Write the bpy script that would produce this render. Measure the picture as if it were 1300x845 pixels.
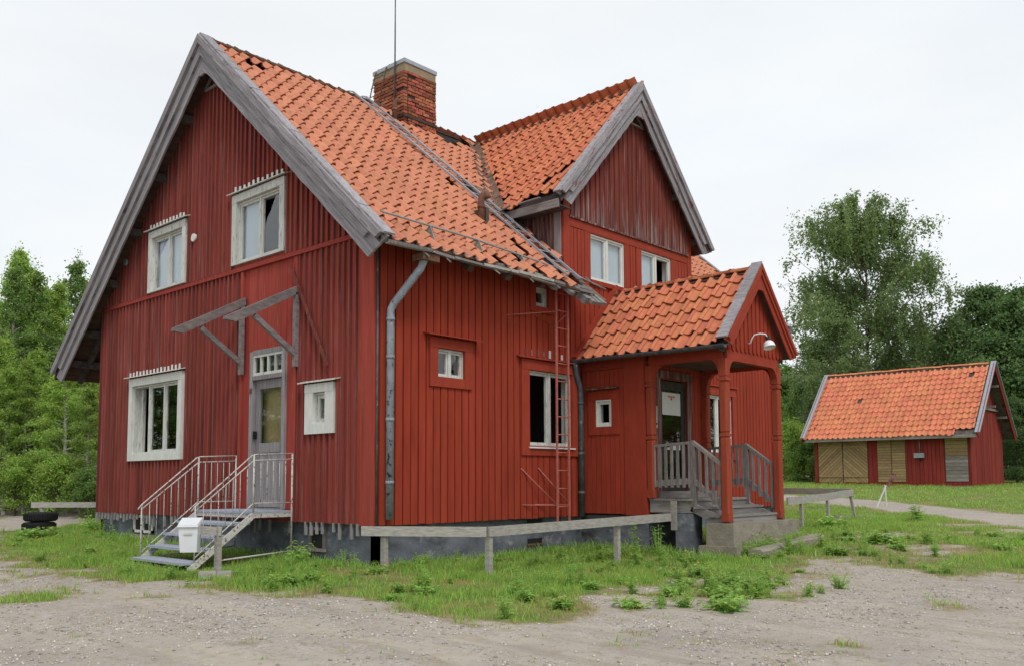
import bpy, math, random
import numpy as np
from mathutils import Matrix, Vector
random.seed(7); RNG = np.random.default_rng(7)
R = math.radians
for o in list(bpy.data.objects): bpy.data.objects.remove(o)
scene = bpy.context.scene
col = scene.collection

# ------------------------------------------------------------------ camera
CAM = Vector((10.102, -8.221, 1.253))
YAW, PIT, ROL = 0.745, 0.080, -0.004
FPX, CX, CY = 1144.3, 641.8, 517.1          # focal length and principal point of the photograph (1300 x 845)
fw = Vector((-math.sin(YAW)*math.cos(PIT), math.cos(YAW)*math.cos(PIT), math.sin(PIT)))
r0 = Vector((math.cos(YAW), math.sin(YAW), 0)); u0 = r0.cross(fw)
rt = r0*math.cos(ROL) + u0*math.sin(ROL); up = -r0*math.sin(ROL) + u0*math.cos(ROL)
cd = bpy.data.cameras.new('camera'); cam = bpy.data.objects.new('camera', cd); col.objects.link(cam)
cam.matrix_world = Matrix(((rt.x, up.x, -fw.x, CAM.x), (rt.y, up.y, -fw.y, CAM.y), (rt.z, up.z, -fw.z, CAM.z), (0, 0, 0, 1)))
cd.sensor_width = 36.0; cd.lens = FPX/1300*36
cd.shift_x = (650-CX)/1300; cd.shift_y = (CY-422.5)/1300
cd.clip_start = 0.1; cd.clip_end = 2000
scene.camera = cam

# ------------------------------------------------------------------ sky, sun, exposure
SUN_EL, SUN_AZ = R(52), R(118)              # azimuth clockwise from +Y
world = bpy.data.worlds.new('World'); scene.world = world; world.use_nodes = True
nt = world.node_tree; nt.nodes.clear()
N = nt.nodes.new; LK = nt.links.new
wo = N('ShaderNodeOutputWorld'); bg = N('ShaderNodeBackground'); bg.inputs['Strength'].default_value = 0.10
sky = N('ShaderNodeTexSky'); sky.sky_type = 'NISHITA'; sky.sun_disc = False
sky.sun_elevation = SUN_EL; sky.sun_rotation = SUN_AZ; sky.air_density = 1.0; sky.dust_density = 1.5
tc = N('ShaderNodeTexCoord'); mp = N('ShaderNodeMapping'); mp.inputs['Scale'].default_value = (1.0, 1.0, 3.2)
n1 = N('ShaderNodeTexNoise'); n1.inputs['Scale'].default_value = 1.7; n1.inputs['Detail'].default_value = 5; n1.inputs['Roughness'].default_value = 0.52
cr = N('ShaderNodeValToRGB'); cr.color_ramp.elements[0].position = 0.30; cr.color_ramp.elements[0].color = (0.88, 0.88, 0.88, 1)
cr.color_ramp.elements[1].position = 0.60; cr.color_ramp.elements[1].color = (1, 1, 1, 1)
n2 = N('ShaderNodeTexNoise'); n2.inputs['Scale'].default_value = 3.0; n2.inputs['Detail'].default_value = 4
cr2 = N('ShaderNodeValToRGB'); cr2.color_ramp.elements[0].position = 0.25; cr2.color_ramp.elements[0].color = (7.7, 8.2, 8.65, 1)
cr2.color_ramp.elements[1].position = 0.65; cr2.color_ramp.elements[1].color = (8.45, 8.6, 8.7, 1)
mx = N('ShaderNodeMix'); mx.data_type = 'RGBA'
LK(tc.outputs['Generated'], mp.inputs['Vector']); LK(mp.outputs['Vector'], n1.inputs['Vector']); LK(mp.outputs['Vector'], n2.inputs['Vector'])
LK(n1.outputs['Fac'], cr.inputs['Fac']); LK(n2.outputs['Fac'], cr2.inputs['Fac'])
LK(cr.outputs['Color'], mx.inputs['Factor']); LK(sky.outputs['Color'], mx.inputs['A']); LK(cr2.outputs['Color'], mx.inputs['B'])
LK(mx.outputs['Result'], bg.inputs['Color']); LK(bg.outputs['Background'], wo.inputs['Surface'])
sd = bpy.data.lights.new('sun', 'SUN'); sd.energy = 1.5; sd.angle = R(18); sd.color = (1.0, 0.965, 0.91)
sun = bpy.data.objects.new('sun', sd); col.objects.link(sun)
sdir = Vector((math.sin(SUN_AZ)*math.cos(SUN_EL), math.cos(SUN_AZ)*math.cos(SUN_EL), math.sin(SUN_EL)))
sun.location = sdir*60; sun.rotation_euler = sdir.to_track_quat('Z', 'Y').to_euler()
vs = scene.view_settings; vs.view_transform = 'Standard'; vs.look = 'None'; vs.exposure = 0.20; vs.gamma = 1.0; vs.use_curve_mapping = False

# ------------------------------------------------------------------ materials
M = {}
def rnd_node(n, l, g):      # one random number per loose piece and per object
    oi = n('ShaderNodeObjectInfo'); ad = n('ShaderNodeMath'); ad.operation = 'ADD'; fr = n('ShaderNodeMath'); fr.operation = 'FRACT'
    l(g.outputs['Random Per Island'], ad.inputs[0]); l(oi.outputs['Random'], ad.inputs[1]); l(ad.outputs[0], fr.inputs[0]); return fr.outputs[0]
def mat(name, base, rough=0.8, var=0.18, scale=(6, 6, 6), rand=0.10, hue=0.0, wear=None, bump=0.0, bscale=None, metal=0.0, dirt=None, spec=0.15, detail=5.0, zfade=None, rot=None):
    """procedural surface: noise-varied colour, per-piece tone, optional worn patches (colour, threshold, scale, softness) and dirt"""
    m = bpy.data.materials.new(name); m.use_nodes = True; t = m.node_tree; t.nodes.clear(); n = t.nodes.new; l = t.links.new
    out = n('ShaderNodeOutputMaterial'); b = n('ShaderNodeBsdfPrincipled'); l(b.outputs[0], out.inputs[0])
    b.inputs['Roughness'].default_value = rough; b.inputs['Metallic'].default_value = metal; b.inputs['Specular IOR Level'].default_value = spec
    g = n('ShaderNodeNewGeometry'); RND = rnd_node(n, l, g)
    ofs = n('ShaderNodeVectorMath'); ofs.operation = 'SCALE'; cmb = n('ShaderNodeCombineXYZ')
    for k in range(3): cmb.inputs[k].default_value = (17.0, 31.0, 5.0)[k]
    l(cmb.outputs[0], ofs.inputs[0]); l(RND, ofs.inputs['Scale'])
    add = n('ShaderNodeVectorMath'); add.operation = 'ADD'; l(g.outputs['Position'], add.inputs[0]); l(ofs.outputs[0], add.inputs[1])
    base_vec = add.outputs[0]
    if rot:                                            # grain that follows a sloping board
        vr = n('ShaderNodeVectorRotate'); vr.rotation_type = rot[0]+'_AXIS'; vr.inputs['Angle'].default_value = rot[1]; l(base_vec, vr.inputs['Vector']); base_vec = vr.outputs[0]
    def noise(sc, det=detail, ro=0.6):
        mpn = n('ShaderNodeMapping'); mpn.inputs['Scale'].default_value = sc; l(base_vec, mpn.inputs['Vector'])
        nn = n('ShaderNodeTexNoise'); nn.inputs['Scale'].default_value = 1.0; nn.inputs['Detail'].default_value = det; nn.inputs['Roughness'].default_value = ro
        l(mpn.outputs[0], nn.inputs['Vector']); return nn.outputs['Fac']
    def mix(fac, a, c):
        x = n('ShaderNodeMix'); x.data_type = 'RGBA'
        if isinstance(fac, (int, float)): x.inputs['Factor'].default_value = fac
        else: l(fac, x.inputs['Factor'])
        for sock, v in (('A', a), ('B', c)):
            if isinstance(v, tuple): x.inputs[sock].default_value = (*v, 1)
            else: l(v, x.inputs[sock])
        return x.outputs['Result']
    def rng(val, a, bb):
        x = n('ShaderNodeMapRange'); x.inputs['From Min'].default_value = a; x.inputs['From Max'].default_value = bb; l(val, x.inputs['Value']); return x.outputs[0]
    dk = tuple(c*(1-var) for c in base); lt = tuple(min(1, c*(1+var)) for c in base)
    f1 = noise(scale); c = mix(rng(f1, 0.3, 0.7), dk, lt)
    hs = n('ShaderNodeHueSaturation'); l(c, hs.inputs['Color'])
    rr = n('ShaderNodeMapRange'); rr.inputs['To Min'].default_value = 1-rand; rr.inputs['To Max'].default_value = 1+rand; l(RND, rr.inputs['Value']); l(rr.outputs[0], hs.inputs['Value'])
    if hue:
        rh = n('ShaderNodeMapRange'); rh.inputs['To Min'].default_value = 0.5-hue; rh.inputs['To Max'].default_value = 0.5+hue
        sm = n('ShaderNodeMath'); sm.operation = 'FRACT'; m7 = n('ShaderNodeMath'); m7.operation = 'MULTIPLY'; m7.inputs[1].default_value = 7.31
        l(RND, m7.inputs[0]); l(m7.outputs[0], sm.inputs[0]); l(sm.outputs[0], rh.inputs['Value']); l(rh.outputs[0], hs.inputs['Hue'])
    c = hs.outputs['Color']
    if dirt: c = mix(rng(noise(dirt[2], 6), dirt[1], dirt[1]+dirt[3]), c, dirt[0])
    if wear:
        for wv in (wear if isinstance(wear, list) else [wear]):
            nf = noise(wv[2], 8, 0.68)
            if zfade:                                  # weathering climbs from the rain-splashed foot of the boards
                sx = n('ShaderNodeSeparateXYZ'); l(g.outputs['Position'], sx.inputs[0]); mr = n('ShaderNodeMapRange'); mr.inputs['From Min'].default_value = zfade[0]; mr.inputs['From Max'].default_value = zfade[1]
                mr.inputs['To Min'].default_value = zfade[2]; mr.inputs['To Max'].default_value = 0.0; l(sx.outputs[2], mr.inputs['Value']); ad = n('ShaderNodeMath'); ad.operation = 'ADD'; l(nf, ad.inputs[0]); l(mr.outputs[0], ad.inputs[1]); nf = ad.outputs[0]
            c = mix(rng(nf, wv[1], wv[1]+wv[3]), c, wv[0])
    l(c, b.inputs['Base Color'])
    if bump:
        bp = n('ShaderNodeBump'); bp.inputs['Strength'].default_value = bump; bp.inputs['Distance'].default_value = 0.02
        l(noise(bscale or scale, 6), bp.inputs['Height']); l(bp.outputs[0], b.inputs['Normal'])
    M[name] = m; return m

BARE = (0.27, 0.225, 0.21)
VZ = (26, 26, 1.1)
mat('red_side', (0.285, 0.042, 0.022), 0.9, 0.16, (9, 9, 1.2), 0.06, 0.0015, wear=((0.16, 0.06, 0.05), 0.70, (38, 38, 1.6), 0.10), bump=0.25, bscale=(60, 60, 2.5))
mat('red_gable', (0.305, 0.053, 0.040), 0.95, 0.20, (14, 14, 0.9), 0.10, 0.003, wear=[(BARE, 0.605, (34, 34, 1.1), 0.12), ((0.11, 0.032, 0.028), 0.58, (7, 7, 0.6), 0.22)], bump=0.35, bscale=(60, 60, 2.5))
mat('red_batten', (0.205, 0.054, 0.044), 0.95, 0.25, (14, 14, 0.9), 0.22, 0.004, wear=[(BARE, 0.56, (30, 30, 0.6), 0.16), ((0.08, 0.035, 0.03), 0.57, (5, 5, 0.9), 0.2)], bump=0.35, bscale=(60, 60, 2.5))
mat('red_worn', (0.17, 0.040, 0.030), 0.95, 0.25, (22, 22, 1.2), 0.15, 0.006, zfade=(6.05, 7.0, 0.13), wear=[((0.30, 0.24, 0.23), 0.58, (26, 26, 0.9), 0.14), ((0.10, 0.035, 0.03), 0.55, (12, 12, 0.6), 0.2)], bump=0.4, bscale=(60, 60, 2.5))
mat('red_trim', (0.285, 0.043, 0.023), 0.75, 0.12, (7, 7, 3), 0.06, wear=((0.22, 0.09, 0.07), 0.71, (30, 30, 8), 0.06), bump=0.12, bscale=(40, 40, 5))
mat('red_post', (0.28, 0.053, 0.028), 0.75, 0.16, (16, 16, 2.0), 0.06, wear=((0.34, 0.20, 0.16), 0.66, (40, 40, 4), 0.07), bump=0.2, bscale=(50, 50, 4))
mat('red_metal', (0.40, 0.125, 0.10), 0.6, 0.2, (20, 20, 10), 0.08, wear=((0.35, 0.22, 0.2), 0.64, (30, 30, 18), 0.06))
mat('grey_wood', (0.30, 0.285, 0.30), 0.9, 0.30, (7, 40, 7), 0.16, wear=((0.12, 0.115, 0.12), 0.57, (10, 46, 10), 0.16), bump=0.6, bscale=(12, 60, 12))
mat('grey_wood_z', (0.27, 0.255, 0.26), 0.9, 0.30, (36, 36, 2.2), 0.16, wear=((0.12, 0.11, 0.11), 0.56, (44, 44, 3), 0.16), bump=0.6, bscale=(60, 60, 4))
mat('grey_wood_x', (0.235, 0.22, 0.215), 0.9, 0.28, (2.2, 36, 36), 0.16, wear=((0.13, 0.12, 0.115), 0.57, (3, 44, 44), 0.16), bump=0.6, bscale=(4, 60, 60))
mat('grey_wood_y', (0.225, 0.208, 0.198), 0.9, 0.26, (36, 2.2, 36), 0.16, wear=((0.15, 0.135, 0.125), 0.58, (44, 3, 44), 0.16), bump=0.6, bscale=(60, 4, 60))
mat('fence_wood', (0.335, 0.315, 0.29), 0.9, 0.22, (8, 8, 30), 0.16, wear=((0.17, 0.15, 0.13), 0.60, (8, 8, 42), 0.12), bump=0.5, bscale=(10, 10, 60))
mat('barge_wood', (0.235, 0.215, 0.225), 0.9, 0.26, (22, 22, 10), 0.10, wear=[((0.085, 0.078, 0.082), 0.54, (12, 12, 12), 0.2), ((0.40, 0.385, 0.40), 0.60, (9, 9, 9), 0.12), ((0.20, 0.075, 0.062), 0.67, (5, 5, 12), 0.06)], bump=0.7, bscale=(30, 30, 14))
mat('rail_wood', (0.195, 0.175, 0.168), 0.95, 0.3, (30, 30, 6), 0.22, wear=((0.30, 0.285, 0.275), 0.60, (30, 30, 3), 0.12), bump=0.5, bscale=(50, 50, 6))
mat('beam_wood', (0.20, 0.175, 0.175), 0.95, 0.3, (30, 5, 14), 0.1, wear=((0.10, 0.085, 0.085), 0.56, (34, 6, 30), 0.16), bump=0.5, bscale=(40, 8, 30))
for nm_, ax_, an_, sc_ in (('barge_gr', 'Y', -.7295, (1.6, 1, 26)), ('barge_gl', 'Y', .7295, (1.6, 1, 26)), ('barge_dl', 'X', -.8238, (1, 1.6, 26)), ('barge_dr', 'X', .8238, (1, 1.6, 26))):
    s2 = tuple(c*1.7 if c > 2 else c*1.3 for c in sc_); wr = [((0.075, 0.068, 0.072), 0.555, s2, 0.12), ((0.40, 0.385, 0.41), 0.59, sc_, 0.12)]
    if 'd' in nm_[-2:]: wr.append(((0.20, 0.060, 0.048), 0.58, (3, 3, 12), 0.07))
    mat(nm_, (0.275, 0.258, 0.275), 0.92, 0.30, sc_, 0.12, wear=wr, bump=0.8, bscale=s2, rot=(ax_, an_))
mat('dark_wood', (0.10, 0.085, 0.08), 0.95, 0.35, (14, 14, 14), 0.2, wear=((0.035, 0.025, 0.022), 0.5, (3, 3, 3), 0.2), bump=0.4)
mat('soffit_wood', (0.105, 0.062, 0.055), 0.95, 0.35, (9, 3, 9), 0.2, wear=((0.22, 0.2, 0.19), 0.63, (20, 5, 20), 0.1))
mat('white_paint', (0.63, 0.645, 0.61), 0.6, 0.10, (12, 12, 4), 0.05, wear=((0.30, 0.27, 0.22), 0.63, (30, 30, 9), 0.08), bump=0.15, bscale=(50, 50, 12))
mat('white_worn', (0.54, 0.55, 0.52), 0.7, 0.14, (14, 14, 4), 0.08, wear=((0.27, 0.235, 0.21), 0.555, (24, 24, 5), 0.10), bump=0.3, bscale=(50, 50, 12))
mat('concrete', (0.125, 0.135, 0.160), 0.95, 0.40, (2.2, 2.2, 3.5), 0.05, wear=[((0.30, 0.30, 0.32), 0.57, (3, 3, 5), 0.15), ((0.05, 0.048, 0.05), 0.53, (1.3, 1.3, 2.2), 0.16)], bump=0.6, bscale=(18, 18, 18))
mat('concrete_light', (0.255, 0.228, 0.185), 0.95, 0.22, (4, 4, 6), 0.05, wear=((0.16, 0.15, 0.12), 0.58, (3, 3, 3), 0.15), bump=0.7, bscale=(22, 22, 22))
mat('tile', (0.51, 0.210, 0.126), 0.9, 0.12, (9, 9, 9), 0.09, 0.003, wear=[((0.36, 0.22, 0.15), 0.63, (10, 10, 10), 0.14), ((0.22, 0.155, 0.12), 0.585, (1.1, 1.1, 1.1), 0.25)], bump=0.2, bscale=(40, 40, 40))
mat('tile_new', (0.60, 0.215, 0.118), 0.85, 0.10, (9, 9, 9), 0.12, 0.008, wear=((0.34, 0.13, 0.08), 0.66, (9, 9, 9), 0.14))
mat('tile_porch', (0.49, 0.168, 0.088), 0.85, 0.13, (10, 10, 10), 0.10, 0.007, wear=[((0.23, 0.14, 0.11), 0.62, (7, 7, 7), 0.15), ((0.40, 0.36, 0.17), 0.74, (22, 22, 22), 0.03)], bump=0.2, bscale=(40, 40, 40))
mat('ridge', (0.115, 0.082, 0.062), 0.9, 0.35, (8, 8, 8), 0.2, 0.01, wear=((0.10, 0.10, 0.075), 0.5, (5, 5, 5), 0.15), bump=0.3)
mat('felt', (0.032, 0.026, 0.024), 0.95, 0.3, (4, 4, 4), 0.0)
mat('brick', (0.31, 0.105, 0.06), 0.9, 0.30, (24, 24, 24), 0.40, 0.016, wear=[((0.10, 0.065, 0.058), 0.53, (5, 5, 5), 0.16), ((0.36, 0.27, 0.2), 0.66, (14, 14, 14), 0.06)], bump=0.5, bscale=(60, 60, 60))
mat('mortar', (0.07, 0.055, 0.048), 0.95, 0.3, (20, 20, 20), 0.0)
mat('plaster', (0.27, 0.22, 0.145), 0.95, 0.2, (8, 8, 8), 0.0, wear=((0.22, 0.18, 0.13), 0.6, (6, 6, 6), 0.1))
mat('zinc', (0.25, 0.275, 0.31), 0.7, 0.25, (9, 9, 4), 0.06, metal=0.15, wear=[((0.045, 0.045, 0.05), 0.575, (16, 16, 10), 0.05), ((0.42, 0.44, 0.46), 0.60, (9, 9, 7), 0.08)], bump=0.3, bscale=(20, 20, 12))
mat('zinc_dark', (0.10, 0.105, 0.115), 0.6, 0.4, (10, 10, 6), 0.06, metal=0.3, wear=((0.26, 0.28, 0.31), 0.60, (12, 12, 6), 0.06))
mat('rust', (0.15, 0.075, 0.05), 0.85, 0.35, (10, 10, 10), 0.08, wear=((0.30, 0.17, 0.10), 0.6, (6, 6, 6), 0.15))
mat('rust_sheet', (0.165, 0.10, 0.075), 0.8, 0.35, (4, 4, 4), 0.08, wear=[((0.33, 0.24, 0.12), 0.60, (5, 5, 5), 0.1), ((0.30, 0.29, 0.28), 0.64, (3, 3, 3), 0.08)])
mat('galv', (0.33, 0.36, 0.40), 0.5, 0.15, (10, 10, 10), 0.05, metal=0.4)
mat('guard', (0.24, 0.275, 0.27), 0.6, 0.25, (12, 12, 12), 0.05, metal=0.2, wear=((0.16, 0.10, 0.07), 0.64, (20, 20, 20), 0.06))
mat('stair_white', (0.52, 0.51, 0.49), 0.6, 0.14, (10, 10, 10), 0.05, wear=((0.18, 0.08, 0.045), 0.555, (26, 26, 26), 0.05))
mat('tread', (0.34, 0.37, 0.44), 0.75, 0.14, (14, 14, 14), 0.05, wear=((0.20, 0.20, 0.22), 0.62, (6, 6, 6), 0.12), bump=0.3, bscale=(90, 90, 90))
mat('plastic', (0.66, 0.69, 0.72), 0.45, 0.05, (6, 6, 6), 0.0, spec=0.5)
mat('rubber', (0.018, 0.018, 0.019), 0.8, 0.25, (20, 20, 20), 0.0)
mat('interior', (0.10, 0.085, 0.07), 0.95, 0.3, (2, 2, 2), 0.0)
mat('tan_board', (0.38, 0.28, 0.15), 0.8, 0.2, (9, 9, 3), 0.0)
mat('pale_panel', (0.50, 0.56, 0.66), 0.9, 0.06, (3, 3, 2), 0.0)  # pale blue tone; behind gable and dormer panes it stands in for mirrored sky
mat('shed_red', (0.22, 0.034, 0.026), 0.9, 0.22, (12, 12, 0.9), 0.14, 0.006, wear=((0.12, 0.05, 0.045), 0.62, (20, 20, 0.8), 0.12))
mat('shed_tan', (0.32, 0.225, 0.115), 0.85, 0.18, (10, 10, 10), 0.18, 0.008, wear=((0.20, 0.17, 0.14), 0.58, (2, 2, 3), 0.14))
mat('shed_grey', (0.24, 0.22, 0.20), 0.9, 0.25, (4, 10, 20), 0.2)
mat('lamp_white', (0.75, 0.76, 0.77), 0.4, 0.05, (8, 8, 8), 0.0, spec=0.5)
mat('black', (0.02, 0.02, 0.02), 0.6, 0.2, (8, 8, 8), 0.0)
mat('door_dark', (0.045, 0.038, 0.03), 0.6, 0.25, (10, 10, 3), 0.0, wear=((0.10, 0.09, 0.075), 0.6, (18, 18, 4), 0.1))
mat('paper', (0.62, 0.62, 0.60), 0.8, 0.05, (5, 5, 5), 0.0)
mat('print_red', (0.50, 0.06, 0.03), 0.7, 0.1, (5, 5, 5), 0.0)
mat('letterbox', (0.34, 0.33, 0.30), 0.6, 0.12, (8, 8, 8), 0.0)
mat('pebble', (0.42, 0.385, 0.345), 0.95, 0.2, (30, 30, 30), 0.45, 0.012)
mat('bark_birch', (0.42, 0.41, 0.38), 0.9, 0.2, (12, 12, 5), 0.0, wear=((0.07, 0.06, 0.055), 0.56, (6, 6, 16), 0.06))
mat('bark', (0.095, 0.075, 0.06), 0.95, 0.35, (14, 14, 4), 0.0, bump=0.5)

def leafmat(name, base, rand=0.35, hue=0.02, trans=0.35):
    m = bpy.data.materials.new(name); m.use_nodes = True; t = m.node_tree; t.nodes.clear(); n = t.nodes.new; l = t.links.new
    out = n('ShaderNodeOutputMaterial'); g = n('ShaderNodeNewGeometry'); oi = n('ShaderNodeObjectInfo'); RND = rnd_node(n, l, g)
    hs = n('ShaderNodeHueSaturation'); hs.inputs['Color'].default_value = (*base, 1)
    rr = n('ShaderNodeMapRange'); rr.inputs['To Min'].default_value = 1-rand; rr.inputs['To Max'].default_value = 1+rand; l(RND, rr.inputs['Value'])
    r2 = n('ShaderNodeMapRange'); r2.inputs['To Min'].default_value = 0.82; r2.inputs['To Max'].default_value = 1.18; l(oi.outputs['Random'], r2.inputs['Value'])
    mm = n('ShaderNodeMath'); mm.operation = 'MULTIPLY'; l(rr.outputs[0], mm.inputs[0]); l(r2.outputs[0], mm.inputs[1]); l(mm.outputs[0], hs.inputs['Value'])
    fr = n('ShaderNodeMath'); fr.operation = 'MULTIPLY'; fr.inputs[1].default_value = 13.7; f2 = n('ShaderNodeMath'); f2.operation = 'FRACT'
    l(RND, fr.inputs[0]); l(fr.outputs[0], f2.inputs[0])
    rh = n('ShaderNodeMapRange'); rh.inputs['To Min'].default_value = 0.5-hue; rh.inputs['To Max'].default_value = 0.5+hue; l(f2.outputs[0], rh.inputs['Value']); l(rh.outputs[0], hs.inputs['Hue'])
    d = n('ShaderNodeBsdfPrincipled'); d.inputs['Roughness'].default_value = 0.55; d.inputs['Specular IOR Level'].default_value = 0.25; l(hs.outputs[0], d.inputs['Base Color'])
    tr = n('ShaderNodeBsdfTranslucent'); h2 = n('ShaderNodeHueSaturation'); h2.inputs['Value'].default_value = 1.25; h2.inputs['Hue'].default_value = 0.485; l(hs.outputs[0], h2.inputs['Color']); l(h2.outputs[0], tr.inputs['Color'])
    ms = n('ShaderNodeMixShader'); ms.inputs[0].default_value = trans; l(d.outputs[0], ms.inputs[1]); l(tr.outputs[0], ms.inputs[2]); l(ms.outputs[0], out.inputs[0])
    M[name] = m
leafmat('leaf_young', (0.29, 0.44, 0.095), .4, .03, .5); leafmat('leaf_birch', (0.215, 0.315, 0.115), .4, .02, .48); leafmat('leaf_dark', (0.13, 0.225, 0.080), .4, .02, .42)
leafmat('leaf_mid', (0.20, 0.335, 0.090), .4, .025, .5); leafmat('leaf_weed', (0.31, 0.50, 0.125), 0.4, .035, .5); leafmat('leaf_grass', (0.28, 0.44, 0.095), 0.4, 0.04, .5)
leafmat('leaf_straw', (0.42, 0.34, 0.16), 0.35, 0.025); leafmat('leaf_pine', (0.038, 0.066, 0.034)); leafmat('flower', (0.75, 0.50, 0.03), 0.1)

def glassmat(name, tint=(0.8, 0.86, 0.84), boost=1.35):
    m = bpy.data.materials.new(name); m.use_nodes = True; t = m.node_tree; t.nodes.clear(); n = t.nodes.new; l = t.links.new
    out = n('ShaderNodeOutputMaterial'); f = n('ShaderNodeLayerWeight'); f.inputs['Blend'].default_value = .5
    pw = n('ShaderNodeMath'); pw.operation = 'POWER'; pw.inputs[1].default_value = 5.0; l(f.outputs['Facing'], pw.inputs[0])      # Schlick reflectance, the same on both sides of the pane
    ma = n('ShaderNodeMath'); ma.operation = 'MULTIPLY_ADD'; ma.inputs[1].default_value = .96; ma.inputs[2].default_value = .043; l(pw.outputs[0], ma.inputs[0])
    mu = n('ShaderNodeMath'); mu.operation = 'MULTIPLY'; mu.inputs[1].default_value = boost; mu.use_clamp = True; l(ma.outputs[0], mu.inputs[0])
    a = n('ShaderNodeBsdfTransparent'); a.inputs['Color'].default_value = (*tint, 1); b = n('ShaderNodeBsdfGlossy'); b.inputs['Roughness'].default_value = 0.02
    ms = n('ShaderNodeMixShader'); l(mu.outputs[0], ms.inputs[0]); l(a.outputs[0], ms.inputs[1]); l(b.outputs[0], ms.inputs[2]); l(ms.outputs[0], out.inputs[0]); M[name] = m
glassmat('glass', (.95, .97, .96), 1.7); glassmat('glass_tree_tint', (0.6, 0.68, 0.6), 1.6)  # green tint of the second glass stands in for mirrored trees

# ------------------------------------------------------------------ mesh builder and object helpers
class MB:
    def __init__(s): s.v = []; s.f = []; s.sm = []
    def add(s, vs, fs, smooth=False):
        k = len(s.v); s.v += [tuple(p) for p in vs]; s.f += [tuple(i+k for i in f) for f in fs]; s.sm += [smooth]*len(fs); return s
    def box(s, x0, x1, y0, y1, z0, z1):
        if x0 > x1: x0, x1 = x1, x0
        if y0 > y1: y0, y1 = y1, y0
        if z0 > z1: z0, z1 = z1, z0
        return s.add([(x0,y0,z0),(x1,y0,z0),(x1,y1,z0),(x0,y1,z0),(x0,y0,z1),(x1,y0,z1),(x1,y1,z1),(x0,y1,z1)],
                     [(0,3,2,1),(4,5,6,7),(0,1,5,4),(1,2,6,5),(2,3,7,6),(3,0,4,7)])
    def hexa(s, p):   # 8 corners: bottom ring then top ring
        return s.add(p, [(0,3,2,1),(4,5,6,7),(0,1,5,4),(1,2,6,5),(2,3,7,6),(3,0,4,7)])
    def beam(s, p0, p1, w, h, upv=(0,0,1), taper=1.0):
        p0 = Vector(p0); p1 = Vector(p1); d = (p1-p0).normalized(); u = Vector(upv)
        a = d.cross(u)
        if a.length < 1e-4: a = d.cross(Vector((0,1,0)))
        a.normalize(); b = a.cross(d).normalized(); a = a*w/2; b = b*h/2
        q = [p0-a-b, p1-a*taper-b*taper, p1+a*taper-b*taper, p0+a-b, p0-a+b, p1-a*taper+b*taper, p1+a*taper+b*taper, p0+a+b]
        return s.hexa(q)
    def tube(s, pts, rad, seg=8, caps=True):
        pts = [Vector(p) for p in pts]; n = len(pts)
        rads = rad if isinstance(rad, (list, tuple)) else [rad]*n
        k = len(s.v); ref = None
        for i, p in enumerate(pts):
            d = (pts[min(i+1, n-1)]-pts[max(i-1, 0)]).normalized()
            if ref is None:
                ref = d.cross(Vector((0,0,1)))
                if ref.length < 1e-3: ref = Vector((1,0,0))
            ref = (ref-d*ref.dot(d)).normalized(); b = d.cross(ref)
            for j in range(seg):
                a = 2*math.pi*j/seg; s.v.append(tuple(p+(ref*math.cos(a)+b*math.sin(a))*rads[i]))
        for i in range(n-1):
            for j in range(seg):
                s.f.append((k+i*seg+j, k+i*seg+(j+1) % seg, k+(i+1)*seg+(j+1) % seg, k+(i+1)*seg+j)); s.sm.append(True)
        if caps:
            s.f.append(tuple(k+j for j in reversed(range(seg)))); s.sm.append(False)
            s.f.append(tuple(k+(n-1)*seg+j for j in range(seg))); s.sm.append(False)
        return s
    def strip(s, outer, inner, P, n0, n1):     # slab between two polylines given in a 2-D plane, mapped by P(u, n, z)
        m = len(outer); k = len(s.v)
        for o, i in zip(outer, inner):
            s.v += [tuple(P(o[0], n0, o[1])), tuple(P(i[0], n0, i[1])), tuple(P(o[0], n1, o[1])), tuple(P(i[0], n1, i[1]))]
        for a in range(m-1):
            b = k+4*a; c = b+4
            for f in ((b, b+1, c+1, c), (b+2, c+2, c+3, b+3), (b, c, c+2, b+2), (b+1, b+3, c+3, c+1)): s.f.append(f); s.sm.append(False)
        s.f.append((k, k+2, k+3, k+1)); e = k+4*(m-1); s.f.append((e, e+1, e+3, e+2)); s.sm += [False, False]
        return s
    def prism(s, poly, P, n0, n1):             # polygon in a 2-D plane, given thickness
        m = len(poly); vs = [P(u, n0, z) for u, z in poly]+[P(u, n1, z) for u, z in poly]
        fs = [tuple(range(m)), tuple(reversed(range(m, 2*m)))]+[(i, i+m, (i+1) % m+m, (i+1) % m) for i in range(m)]
        return s.add(vs, fs)
    def lathe(s, prof, c=(0,0,0), seg=20, smooth=True):
        k = len(s.v); c = Vector(c)
        for r_, z in prof:
            for j in range(seg): a = 2*math.pi*j/seg; s.v.append((c.x+r_*math.cos(a), c.y+r_*math.sin(a), c.z+z))
        for i in range(len(prof)-1):
            for j in range(seg): s.f.append((k+i*seg+j, k+i*seg+(j+1) % seg, k+(i+1)*seg+(j+1) % seg, k+(i+1)*seg+j)); s.sm.append(smooth)
        return s
    def mesh(s, name, mt=None):
        me = bpy.data.meshes.new(name); me.from_pydata(s.v, [], s.f)
        me.polygons.foreach_set('use_smooth', s.sm)
        if mt: me.materials.append(M[mt])
        me.validate(); me.update(); fixn(me); return me
import bmesh
def fixn(me):
    bm = bmesh.new(); bm.from_mesh(me); bmesh.ops.recalc_face_normals(bm, faces=bm.faces); bm.to_mesh(me); bm.free()
LOC = {}
def tag(o, label=None, cat=None, group=None, kind=None):
    if label: o['label'] = label
    if cat: o['category'] = cat
    if group: o['group'] = group
    if kind: o['kind'] = kind
    return o
def attach(o, parent):
    o.parent = parent; o.matrix_parent_inverse = Matrix.Translation(-Vector(LOC.get(parent.name, (0,0,0))))
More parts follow.
